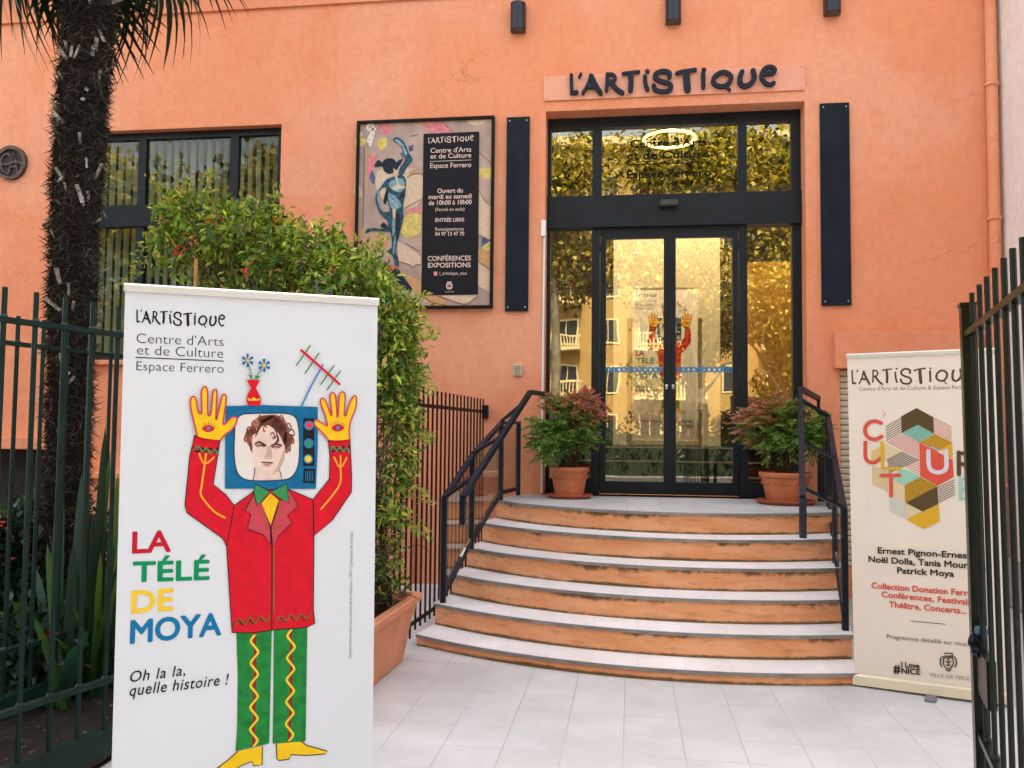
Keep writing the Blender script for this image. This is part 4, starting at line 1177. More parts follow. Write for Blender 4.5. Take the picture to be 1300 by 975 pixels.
a3.area('violin_part', PI_['cream'], Z7([(420, 240), (520, 290), (612, 360), (614, 430), (575, 430), (548, 455), (520, 430), (430, 405)]), Z7([(1086, 20), (1192, 20), (1190, 225), (1086, 180)]), Z7([(1084, 400), (1190, 480), (1186, 660), (1084, 600)]), Z7([(760, 684), (1080, 684), (1000, 752), (930, 745)]))
a3.area('violin_part', PI_['ora'], Z7([(1086, 300), (1190, 330), (1190, 465), (1084, 400)]), Z7([(470, 500), (614, 560), (614, 690), (540, 640)]), Z7([(640, 684), (780, 690), (860, 785), (700, 780)]), Z7([(270, 200), (330, 210), (330, 300), (280, 300)]))
a3.area('paint_patch', PI_['yel'], Z7([(450, 100), (600, 90), (612, 160), (520, 210), (450, 170)]), Z7([(1110, 290), (1190, 240), (1190, 320)]), sm=3)
a3.area('paint_patch', PI_['blu'], Z6([(185, 560), (215, 490), (240, 560), (225, 620)]), Z6([(510, 300), (550, 285), (552, 330), (520, 345)]), Z7([(1120, 200), (1185, 235), (1110, 290)]), Z6([(440, 360), (470, 340), (470, 400)]))
a3.area('violin_scroll', PI_['wht'], disc(Z6, 198, 142, 34), Z6([(190, 300), (165, 250), (215, 150), (248, 145), (235, 190), (205, 300)]))
a3.area('violin_scroll', PI_['cream'], disc(Z6, 198, 142, 20), disc(Z6, 115, 205, 22))
a3.area('violin_scroll', PI_['dk'], *[disc(Z6, x, y, 5) for x, y in ((235, 175), (214, 205), (193, 245), (180, 278), (197, 142), (520, 520), (560, 500), (596, 494))])
a3.lines('poster_line', PI_['red'], 1.0, Z6([(785, 92), (880, 180)]), Z6([(1096, 350), (1198, 445)]), sm=0)
a3.lines('poster_line', PI_['dk'], .8, Z6([(150, 310), (140, 700), (135, 975)]), Z6([(480, 812), (620, 735)]), Z6([(500, 555), (560, 525), (625, 530)]), Z7([(430, 405), (520, 430), (548, 455), (575, 430), (614, 432)]), Z7([(1086, 180), (1192, 232)]), Z7([(1084, 402), (1190, 480)]), Z6([(525, 218), (590, 200)]), Z6([(1095, 665), (1150, 762), (1195, 790)]), Z7([(760, 690), (930, 748), (1000, 752), (1080, 690)]), Z7([(480, 250), (600, 320)]), Z7([(620, 690), (720, 745), (880, 775)]), sm=3)
# statue
a3.area('statue_limb', PI_['bz'], Z6([(385, 245), (405, 225), (445, 235), (485, 280), (515, 350), (545, 400), (540, 425), (500, 470), (470, 530), (430, 530), (440, 480), (480, 420), (470, 350), (440, 290), (405, 268)]), sm=3)
a3.area('statue_head', PI_['bzd'], Z6([(300, 430), (330, 402), (380, 400), (408, 430), (402, 480), (380, 520), (340, 525), (305, 490)]), Z6([(230, 465), (262, 412), (300, 440), (292, 462), (255, 468)]), sm=4)
a3.area('statue_body', PI_['bz'], Z6([(335, 570), (400, 545), (470, 540), (495, 600), (485, 700), (470, 780), (465, 920), (420, 930), (370, 900), (355, 800), (330, 720), (325, 640), (280, 660), (262, 740), (290, 830), (345, 870), (355, 905), (300, 880), (250, 790), (242, 700), (280, 640), (315, 590)]), sm=3)
a3.area('statue_limb', PI_['bz'], Z7([(270, 0), (460, 0), (465, 80), (440, 180), (420, 250), (410, 330), (430, 380), (430, 460), (405, 460), (385, 360), (330, 320), (375, 290), (370, 190), (350, 160), (200, 155), (160, 180), (165, 140), (220, 128), (300, 135), (345, 120), (330, 50)]), sm=2)
a3.area('statue_light', PI_['bz2'], Z6([(400, 250), (440, 250), (475, 300), (500, 360), (485, 370), (455, 300)]), Z6([(355, 600), (420, 565), (470, 575), (480, 640), (440, 680), (370, 650)]), Z6([(345, 700), (380, 690), (430, 740), (460, 790), (400, 820), (360, 790)]), Z6([(255, 690), (275, 670), (268, 740), (300, 830), (270, 800)]), Z7([(385, 20), (405, 30), (400, 150), (380, 190)]), Z7([(395, 200), (410, 210), (395, 330), (385, 340)]), sm=3)
a3.area('statue_dark', PI_['bzd'], Z6([(330, 660), (345, 700), (325, 780), (305, 750)]), Z6([(440, 700), (485, 690), (480, 720), (450, 725)]), Z7([(410, 20), (440, 10), (440, 150), (410, 230)]), Z7([(280, 110), (310, 80), (345, 125), (300, 130)]), Z7([(370, 480), (420, 455), (450, 500), (500, 570), (545, 630), (500, 640), (420, 580)]), Z6([(400, 440), (470, 400), (430, 470), (410, 500)]), sm=2)
a3.area('statue_gap', PI_['cream'], Z6([(385, 480), (410, 500), (435, 615), (420, 620)]), Z6([(365, 640), (430, 620), (488, 630), (485, 645), (400, 660)]), Z6([(380, 815), (410, 820), (400, 900), (385, 890)]))
# hours panel and its lettering
a3.area('hours_panel', PI_['panel'], [(538, 170.5), (608.8, 167.4), (607, 374), (535.2, 375)])
a3.word('brush_lettering', PI_['txt'], (544.6, 181.8), (601, 178.3), 6.2, wk=.85)
a3.text('lettering', PI_['txt'], ("Centre d'Arts", (547, 194.6), (598.5, 193), 5.9), ("et de Culture", (546.8, 201.9), (598.5, 200.3), 5.9), ("Espace Ferrero", (546.5, 213.8), (598.5, 212.4), 5.9), bold=.006)
a3.lines('rule', PI_['txt'], .6, [(546, 205.6), (598.5, 203.5)], sm=0)
a3.text('lettering', PI_['txt'], ('Ouvert du', (555.7, 245.6), (587.7, 244.7), 5.6), ('mardi au samedi', (544.6, 253.2), (599, 251.8), 5.6), ('de 10h00 à 18h00', (544.6, 260.8), (599, 259.5), 5.6), ('ENTRÉE LIBRE', (553, 282.1), (589.5, 281.5), 4.6), ('04 97 13 47 70', (553, 299.7), (589.5, 299.2), 4.6), ('CONFÉRENCES', (543.4, 331.5), (598, 330.8), 5.9), ('EXPOSITIONS', (543.8, 340), (597.8, 339.5), 5.9), bold=.011)
a3.text('small_lettering', PI_['txt'], ('(Fermé en août)', (553, 268.6), (590, 267.7), 4.3), ('Renseignements', (553, 293.4), (589, 292.8), 4.2), ('l_artistique_nice', (558.5, 349.2), (592.8, 349), 4.0))
a3.area('icon', PI_['pink'], [(551, 345.2), (555.6, 345.2), (555.6, 350.2), (551, 350.2)])
a3.lines('crest', PI_['txt'], 1.4, [(570.8 + 3.4 * math.cos(t), 363.4 + 3.9 * math.sin(t)) for t in np.linspace(0, 2 * PI, 14, endpoint=False)], sm=2, closed=True)
a3.lines('crest', PI_['txt'], 1.0, [(569, 362), (572.6, 362)], [(569.4, 365), (572.4, 365)], [(568, 358.6), (573.6, 358.6)], sm=0)
a3.text('small_lettering', PI_['txt'], ('VILLE DE NICE', (565, 371.4), (577, 371.2), 1.2))
# ================================================================== STAIRCASE
ZS = [.085, .250, .420, .590, .762, LZ]
SCX, SCY = .5, 9.24
RAD = [3.60 - .30 * k for k in range(6)]
XL = lambda y: -1.54 + .166 * (y - 6.25)
XR = lambda y: 1.40 + .155 * (y - 5.7)
def step_outline(r, grow=0.0):
    pts = []
    for a in np.linspace(PI, 2 * PI, 241):
        x, y = SCX + (r + grow) * math.cos(a), SCY + (r + grow) * math.sin(a)
        if XL(y) - grow <= x <= XR(y) + grow and y < FY: pts.append((x, y))
    # meet the side lines exactly
    yl = pts[0][1]
    yr = pts[-1][1]
    return [(XL(yl) - grow, yl)] + pts[1:-1] + [(XR(yr) + grow, yr)], (XL(FY) - grow, XR(FY) + grow)
stairs = thing('staircase', 'curved six step orange staircase with white tiled treads up to the glass doors', 'staircase', (0, FY, 0))
TH = .020
for k in range(6):
    zb = 0.004 if k == 0 else ZS[k - 1]
    line, (xl, xr) = step_outline(RAD[k])
    poly = line + [(xr, FY - .003), (xl, FY - .003)]
    mb = MB().prism(poly, zb, ZS[k] - TH, 'z')
    mb.v = [(p[0], p[1], p[2] - zb) for p in mb.v]
    st = mb.build('step', M_RISER, stairs)
    st.location = (0, 0, zb)
    line2, (xl2, xr2) = step_outline(RAD[k], .012)
    poly2 = line2 + [(xr2, FY - .004), (xl2, FY - .004)]
    tb = MB().prism(poly2, ZS[k] - TH, ZS[k], 'z')
    if k == 5:      # the landing runs on into the door recess
        tb.box(-.872, 1.712, FY - .004, FY + .30, LZ - TH, LZ)
    tb.v = [(p[0], p[1], p[2] - zb) for p in tb.v]
    tb.build('tread', M_TREAD if k < 5 else M_PAVE, st)
    nb = MB()
    l3, _ = step_outline(RAD[k], .015)
    n = len(l3)
    vs_ = [(p[0], p[1], ZS[k] - TH - .006 - zb) for p in l3] + [(p[0], p[1], ZS[k] - .003 - zb) for p in l3]
    nb.add(vs_, [(i, i + 1, i + 1 + n, i + n) for i in range(n - 1)], True)
    nb.build('nosing', M_NOSE, st)

# ================================================================== STAIR RAILINGS
def railing(lab, posts, tops, hand, brackets, extra=()):
    rl = thing('stair_railing', lab, 'railing', (posts[0].x, posts[0].y, posts[0].z), 'glazed railings of the stairs')
    for p, t in zip(posts, tops):
        MB().box(p.x - .020, p.x + .020, p.y - .020, p.y + .020, p.z + .001, t.z).build('post', M_RAIL, rl)
    for i in range(len(posts) - 1):
        a, b = posts[i] + Vector((0, 0, .07)), posts[i + 1] + Vector((0, 0, .07))
        a.z = max(a.z, posts[i].z + .07)
        d = (b - a); d.z = 0; d.normalize()
        MB().beam(a + d * .02, b - d * .02, .035, .035).build('bottom_rail', M_RAIL, rl)
        ta, tb_ = tops[i], tops[i + 1]
        MB().beam(ta - Vector((0, 0, .006)) + d * .0, tb_ - Vector((0, 0, .006)), .042, .03).build('cap_rail', M_RAIL, rl)
        g = MB()
        q = [a + d * .025 + Vector((0, 0, .02)), b - d * .025 + Vector((0, 0, .02)), tb_ - d * .025 - Vector((0, 0, .03)), ta + d * .025 - Vector((0, 0, .03))]
        nrm = d.cross(Vector((0, 0, 1))) * .004
        g.add([p - nrm for p in q] + [p + nrm for p in q], [(0, 1, 2, 3), (7, 6, 5, 4), (0, 4, 5, 1), (1, 5, 6, 2), (2, 6, 7, 3), (3, 7, 4, 0)])
        g.build('glass_panel', M_CLEAR, rl)
    hb = MB()
    for i in range(len(hand) - 1):
        if abs(hand[i].x - hand[i + 1].x) + abs(hand[i].y - hand[i + 1].y) < .05:
            x_, y_ = hand[i].x, hand[i].y
            hb.box(x_ - .021, x_ + .021, y_ - .021, y_ + .021, min(hand[i].z, hand[i + 1].z), max(hand[i].z, hand[i + 1].z))
        else: hb.beam(hand[i], hand[i + 1], .042, .042)
    hb.build('handrail', M_RAIL, rl)
    for a, b in brackets:
        MB().beam(a, b, .035, .022).build('bracket', M_RAIL, rl)
    for a, b in extra:
        MB().box(a.x - .014, a.x + .014, a.y - .014, a.y + .014, a.z, b.z).build('handrail_leg', M_RAIL, rl)
    return rl
pL = [Vector((-1.425, 6.60, ZS[1])), Vector((-1.31, 7.15, ZS[3])), Vector((-1.19, 7.98, LZ)), Vector((-1.11, 8.62, LZ))]
tL = [at_y(565, 631, 6.60), at_y(604, 577, 7.15), at_y(636, 536, 7.98), at_y(661, 536, 8.62)]
for p, t in zip(pL, tL): t.x, t.y = p.x, p.y
e0 = at_y(587, 666, 6.62)
e1 = at_y(587, 632, 6.62)
e2 = at_y(673, 498, 8.05)
e3 = at_y(698, 501, 8.68)
railing('dark steel stair railing with glass panels on the left, beside the iron bar fence', pL, tL, [e0, e1, e2, e3],
        [(tL[0], e1 + (e2 - e1) * .20), (tL[1] + Vector((0, 0, .01)), e1 + (e2 - e1) * .54), (tL[2] + Vector((0, 0, .01)), e1 + (e2 - e1) * .88)])
pR = [Vector((1.445, 6.18, ZS[1])), Vector((1.56, 6.95, ZS[3])), Vector((1.745, 8.0, LZ)), Vector((1.83, 8.62, LZ))]
tR = [at_y(1072, 645, 6.18), at_y(1063, 581, 6.95), at_y(1057, 528, 8.0), at_y(1056, 522, 8.62)]
for p, t in zip(pR, tR): t.x, t.y = p.x, p.y
f0 = at_y(1020, 683, 6.0)
f1 = at_y(1019, 632, 6.0)
f2 = at_y(1016, 493, 8.0)
f3 = at_y(1039, 506, 8.6)
f0.x = f1.x
railing('dark steel stair railing with glass panels on the right, beside the cream banner', pR, tR, [f0, f1, f2, f3],
        [(tR[0], at_y(1021, 620, 6.1)), (tR[1], at_y(1019, 561, 6.85)), (tR[2], at_y(1018, 508, 7.75))], [(Vector((f3.x, 8.6, LZ + .001)), f3)])

# ================================================================== IRON FENCE BESIDE THE STAIRS
fe = thing('iron_fence', 'thin black iron bar fence between the planter and the stairs', 'fence', (-1.6, 6.2, 0))
fa, fb = Vector((-1.655, 5.95, 0)), Vector((-1.475, 8.73, 0))
for z in (1.77, .12):
    MB().beam(fa + Vector((0, 0, z)), fb + Vector((0, 0, z)), .012, .03).build('rail', M_BLACK, fe)
n = 22
for i in range(n):
    p = fa + (fb - fa) * ((i + .4) / n)
    MB().box(p.x - .007, p.x + .007, p.y - .007, p.y + .007, .02 if i % 7 == 3 else .06, 1.90).build('bar', M_BLACK, fe)
MB().box(-1.50, -1.44, FY - .06, FY - .001, 1.70, 1.84, .004).build('wall_bracket', M_BLACK, fe)

# ================================================================== GREEN GATES
def bar_gate(name, lab, cat, a, b, group, m, zr, ztop, zlow, plate, bars, r_=.0108, ball=False):
    """a,b: ground points; rails, round bars, kick plate"""
    g = thing(name, lab, cat, (a.x, a.y, 0), group)
    d = (b - a).normalized()
    for z in (zr, zlow):
        MB().beam(a + Vector((0, 0, z)), b + Vector((0, 0, z)), .036, .022).build('rail', m, g)
    for s_ in bars:
        p = a + d * s_
        mb = MB().tube([p + Vector((0, 0, .10)), p + Vector((0, 0, ztop))], r_, 10)
        mb.lathe((p.x, p.y, zlow + .012), [(r_ + .007, 0), (r_ + .005, .006), (r_, .012)], 10).lathe((p.x, p.y, zr + .012), [(r_ + .006, 0), (r_, .010)], 10)
        mb.build('bar', m, g)
    if plate:
        MB().beam(a + Vector((0, 0, plate[0] + (plate[1] - plate[0]) / 2)), b + Vector((0, 0, plate[0] + (plate[1] - plate[0]) / 2)), .045, plate[1] - plate[0]).build('kick_plate', m, g)
    return g
ga, gb = Vector((-2.76, 1.9, 0)), Vector((-2.02, 4.75, 0))
ga, gb = Vector((-2.47, 3.1, 0)) - Vector((.14, .55, 0)) * 2.2, Vector((-2.47, 3.1, 0)) + Vector((.14, .55, 0)) * 2.6
LG = (gb - ga).length
off = (Vector((-2.47, 3.107, 0)) - ga).length
bar_gate('metal_gate', 'open green metal bar gate in the left foreground nearest the white banner', 'gate', ga, gb, None, M_GREEN, 1.995, 2.125, .437, (.115, .225), [off + k * .142 for k in range(-8, 10)])
fa_, fb_ = Vector((-3.23, 3.3, 0)), Vector((-2.93, 5.45, 0))
bar_gate('metal_fence', 'fixed green metal bar fence behind the left gate before the palm', 'fence', fa_, fb_, None, M_GREEN, 1.995, 2.14, .437, (.10, .21), [.075 + k * .168 for k in range(13)])
ra, rb2 = Vector((1.246, 3.36, 0)), Vector((1.246 - .235 * 1.3, 3.36 - 1.3, 0))
dg = (rb2 - ra).normalized()
def on_gate(px):
    best = min(np.linspace(.0, 1.3, 1301), key=lambda s_: abs(Vector(ray(px, 600)).x / Vector(ray(px, 600)).y - (ra + dg * s_).x / (ra + dg * s_).y))
    return best
bars = [on_gate(x) for x in (1242.5, 1252.5, 1262.5, 1273.5, 1285.5, 1297.5)]
sp = bars[-1] - bars[-2]
bars += [bars[-1] + sp * k for k in range(1, 3)]
rg_ = bar_gate('metal_gate', 'open dark green metal gate with a stile and chain in the right foreground', 'gate', ra, rb2, None, M_GREEN2, 1.945, 2.085, .50, (.10, .215), bars, .0088)
st = MB()
a0, a1 = ra - dg * .035, ra + dg * .03
st.beam(a0 + Vector((0, 0, .03)), a0 + Vector((0, 0, 2.05)), .05, .07, upv=dg)
st.build('stile', M_GREEN2, rg_)
MB().beam(a0 + Vector((0, 0, 2.051)), a0 + Vector((0, 0, 2.063)), .06, .085, upv=dg).build('stile_cap', M_GREEN2, rg_)
MB().beam(ra + Vector((0, 0, .74)), ra + dg * .25 + Vector((0, 0, .74)), .03, .16).build('lock_case', M_GREEN2, rg_)
rg_.rotation_euler = (0, R(-.75), 0)      # the leaf sags a little
rg_.location.x += .016
# chain and padlock on the right gate
ck = at_y(1240, 805, 3.36)
cn = thing('chain', 'dark blue steel chain looped round the stile of the right gate', 'chain', (ck.x, ck.y, ck.z))
def link(mb, c, axis, up_, a=.017, b=.010, r_=.0042):
    axis, up_ = Vector(axis).normalized(), Vector(up_).normalized()
    mb.tube([c + axis * (a * math.cos(t)) + up_ * (b * math.sin(t)) for t in np.linspace(0, 2 * PI, 17)], r_, 6, False)
cm = MB()
path = smooth_line([(1247, 810), (1238, 808), (1233, 811), (1232, 816), (1235, 823), (1239, 829), (1243, 831)], 2)
pts = [at_y(p[0], p[1], 3.36 - .065 + .010 * math.sin(i)) for i, p in enumerate(path)]
for i in range(len(pts) - 1):
    d = pts[i + 1] - pts[i]
    link(cm, (pts[i] + pts[i + 1]) / 2, d, (0, 1, .2) if i % 2 else (0, .3, 1))
cm.build('chain_link', mat('chain_blue', (.012, .012, .035), .35, .6), cn)
lk = at_y(1249, 801, 3.29)
pdl = thing('padlock', 'small blue cylinder lock held in the chain on the right gate', 'padlock', (lk.x, lk.y, lk.z))
MB().tube([lk + Vector((-.022, 0, 0)), lk + Vector((.02, 0, 0))], [.016, .016], 14).build('lock_body', mat('lock_blue', (.02, .07, .13), .3, .3), pdl)
MB().tube([lk + Vector((-.026, 0, 0)), lk + Vector((-.0225, 0, 0))], .018, 14).build('lock_collar', mat('lock_blue'), pdl)

# ================================================================== PLANTS
def rnd_up(n, up_=.5):
    d = RNG.normal(size=(n, 3))
    d[:, 2] += up_
    return unit(d)
GREENS = [(.055, .115, .018), (.085, .16, .022), (.12, .19, .03), (.16, .21, .04), (.05, .10, .03)]
# ---- clay trough
tr = thing('planter_trough', 'long terracotta trough with a thick rim behind the white banner', 'planter', (-1.6, 5.3, 0))
pd = Vector((.02, .62, 0)).normalized()
pn_ = Vector((-pd.y, pd.x, 0))
P0 = Vector((-1.527, 5.92, 0))
def tp(s_, t, z): return P0 - pd * s_ + pn_ * t + Vector((0, 0, z))
LT, WT, HT = 1.5, .46, .45
def ring(s0, s1, t0, t1, z, r_=.05, n=5):
    out = []
    for cs, ct, a0 in ((s0 + r_, t0 + r_, PI), (s1 - r_, t0 + r_, 1.5 * PI), (s1 - r_, t1 - r_, 0), (s0 + r_, t1 - r_, .5 * PI)):
        for k in range(n):
            a = a0 + k * PI / 2 / (n - 1)
            out.append(tp(cs + r_ * math.cos(a), ct + r_ * math.sin(a), z))
    return out
def loft(mb, rings, smooth=True):
    n = len(rings[0])
    vs_ = [p for r_ in rings for p in r_]
    mb.add(vs_, [(i * n + k, i * n + (k + 1) % n, (i + 1) * n + (k + 1) % n, (i + 1) * n + k) for i in range(len(rings) - 1) for k in range(n)], smooth)
    return mb
tm = MB()
loft(tm, [ring(.05, LT - .05, .0, WT - .08, .012), ring(.0, LT, -.045, WT - .035, .30), ring(-.012, LT + .012, -.057, WT - .023, .305), ring(-.03, LT + .03, -.07, WT - .01, .395),
          ring(-.05, LT + .05, -.095, WT + .015, .40), ring(-.055, LT + .055, -.10, WT + .02, .44), ring(-.045, LT + .045, -.09, WT + .01, HT), ring(.0, LT, -.045, WT - .035, HT), ring(.005, LT - .005, -.04, WT - .04, .36)], False)
tm.add(ring(.05, LT - .05, .0, WT - .08, .012), [tuple(range(20))])
tm.build('trough_body', M_PLANTER, tr)
so = MB()
so.add([p + Vector((0, 0, random.uniform(-.01, .012))) for p in ring(.004, LT - .004, -.041, WT - .039, .385)] + [tp(LT / 2, WT / 2 - .05, .40)], [(k, (k + 1) % 20, 20) for k in range(20)])
so.build('soil', M_SOIL, tr)
for s_ in (.12, LT - .12):
    for t in (.05, WT - .13):
        q = tp(s_, t, 0)
        MB().box(q.x - .03, q.x + .03, q.y - .03, q.y + .03, .004, .012).build('foot', M_BLACK, tr)
# ---- wire trellis in the trough
tz = thing('wire_trellis', 'grey green wire trellis standing in the terracotta trough', 'trellis', tuple(tp(.75, .14, .4)))
for s_ in np.linspace(.1, 1.4, 7):
    MB().tube([tp(s_, .14, .37), tp(s_, .14, 2.4)], .006, 6).build('upright', mat('trellis_green', (.06, .09, .085), .5), tz)
tw = MB()
for z in np.linspace(.62, 2.35, 8):
    tw.tube([tp(.08, .152, z), tp(1.42, .152, z)], .005, 6)
tw.build('cross_wire', mat('trellis_green'), tz)

# ---- the big climbing shrub
hd = thing('climbing_shrub', 'large arching green climbing shrub with a few red leaves above the white banner', 'shrub', tuple(tp(.7, .15, .4)))
def blob(cx, cy, rx, ry, Y, rd):
    c = at_y(cx, cy, Y)
    s_ = Y / FPX
    return (c.x, c.y, c.z), (rx * s_, rd, ry * s_)
HED = [(250, 280, 50, 38, 6.1, .38, 1500), (226, 322, 40, 28, 6.0, .3, 300), (270, 322, 40, 24, 6.0, .3, 420), (318, 300, 66, 42, 5.9, .45, 2300), (390, 332, 66, 44, 5.8, .45, 2500), (450, 362, 58, 46, 5.7, .42, 2400), (496, 415, 36, 48, 5.6, .30, 1500), (500, 470, 34, 40, 5.6, .27, 1150),
       (506, 525, 28, 38, 5.6, .22, 620), (500, 580, 26, 34, 5.55, .22, 380), (495, 640, 24, 40, 5.5, .2, 300), (490, 700, 20, 34, 5.45, .18, 170), (500, 745, 16, 14, 5.6, .1, 80),
       (310, 375, 90, 42, 5.9, .4, 1000), (400, 430, 76, 60, 5.7, .4, 1700), (430, 540, 44, 80, 5.5, .28, 800), (440, 650, 32, 60, 5.4, .22, 350)]
Ps, Ds, Cs, Ls = [], [], [], []
for cx, cy, rx, ry, Y, rd, n in HED:
    c, r_ = blob(cx, cy, rx, ry, Y, rd)
    p, d, ci = clump_points(c, r_, n, 9, .038, .35)
    n = len(p)
    Ps.append(p)
    Ds.append(d * .5 + rnd_up(n, -.15) * .9)
    k = max(ci) + 1
    top_ = np.clip(.5 + (p[:, 2] - c[2]) / (2 * r_[2]), 0, 1)
    ch = RNG.choice(6, n, p=[.17, .23, .22, .20, .11, .07])
    cols = pal([(.08, .17, .022), (.15, .28, .03), (.25, .37, .045), (.46, .50, .08), (.05, .10, .025), (.42, .28, .09)], ch)
    cols *= (.45 + .95 * RNG.random(k))[ci][:, None]
    Cs.append(cols)
    Ls.append(RNG.uniform(.042, .085, n))
# stray shoots leaving the outline
for sx, sy, ex, ey, Y in ((200, 265, 178, 338, 6.0), (215, 270, 160, 352, 6.0), (215, 255, 190, 222, 6.1), (265, 245, 268, 222, 6.1), (345, 262, 352, 236, 5.9), (395, 295, 420, 268, 5.8), (430, 320, 432, 283, 5.7), (525, 395, 540, 375, 5.6), (540, 430, 552, 423, 5.6), (535, 480, 552, 498, 5.6), (530, 550, 548, 560, 5.6), (520, 610, 545, 640, 5.55), (515, 660, 540, 680, 5.5), (470, 320, 492, 300, 5.7), (225, 250, 240, 230, 6.1), (180, 330, 160, 365, 6.0)):
    a, b = at_y(sx, sy, Y), at_y(ex, ey, Y + random.uniform(-.15, .15))
    n = 34
    t = RNG.random(n)
    p = np.array(a)[None] + (np.array(b) - np.array(a))[None] * t[:, None] + RNG.normal(size=(n, 3)) * .022
    Ps.append(p); Ds.append(np.tile(np.array(b - a), (n, 1)) / (b - a).length * .6 + rnd_up(n, .1)); Ls.append(RNG.uniform(.035, .065, n))
    Cs.append(pal([(.20, .32, .04), (.34, .42, .06), (.44, .40, .10)], RNG.choice(3, n)))
Pn, Dn, Cn, Ln = np.concatenate(Ps), np.concatenate(Ds), np.concatenate(Cs), np.concatenate(Ls)
leaf_mesh('foliage', Pn, Dn, rnd_up(len(Pn), .9), Ln, Ln * .36, Cn, M_LEAF, hd)
tw = MB()
for cx, cy, rx, ry, Y, rd, n in HED:
    c, r_ = blob(cx, cy, rx, ry, Y, rd)
    c = Vector(c)
    for k in range(10 if cy > 480 else 7):
        q = c + Vector((random.uniform(-1, 1) * r_[0], random.uniform(-1, 1) * r_[1], random.uniform(-.9, .8) * r_[2])) * .85
        b0 = tp(random.uniform(.1, 1.3), random.uniform(.05, .3), .385)
        m1 = b0.lerp(q, .45) + Vector((random.uniform(-.12, .12), random.uniform(-.12, .12), .25))
        m1.x = b0.x + (m1.x - b0.x) * .45
        cur = [b0.lerp(m1, t).lerp(m1.lerp(q, t), t) for t in np.linspace(0, 1, 8)]
        r0 = random.uniform(.004, .009)
        tw.tube(cur, [r0 * (1 - .6 * t) for t in np.linspace(0, 1, 8)], 5)
for k in range(120):        # tangle of bare twigs low in the trough
    b0 = tp(random.uniform(.02, 1.0), random.uniform(.0, .32), random.uniform(.39, .9))
    q = b0 + Vector((random.uniform(-.22, .22), random.uniform(-.2, .2), random.uniform(-.1, .35)))
    tw.tube([b0, b0.lerp(q, .5) + Vector((random.uniform(-.05, .05), random.uniform(-.05, .05), .03)), q], [.004, .003, .002], 5)
tw.build('stem', M_BARK, hd)
for fx, fy in ((240, 302), (228, 317), (274, 278), (312, 340), (349, 280), (423, 345), (498, 337)):
    c = at_y(fx, fy, 5.35 + random.uniform(-.05, .1))
    n = 5
    leaf_mesh('red_leaf', np.array(c) + RNG.normal(size=(n, 3)) * .018, rnd_up(n, -.2), rnd_up(n, .6), RNG.uniform(.035, .06, n), .02, pal([(.55, .025, .02), (.48, .05, .05), (.50, .10, .05)], RNG.choice(3, n)), M_LEAF, hd)
# wooden stake
sa, sb = at_y(249, 329, 5.5), at_y(249, 500, 5.5)
sk = thing('wooden_stake', 'thin pale wooden stake standing among the shrub just behind the white banner', 'stake', (sa.x, 5.5, .03))
MB().tube([(sa.x, 5.5, .03), (sa.x, 5.5, sa.z)], [.016, .014], 8).build('stake_pole', M_WOODST, sk)

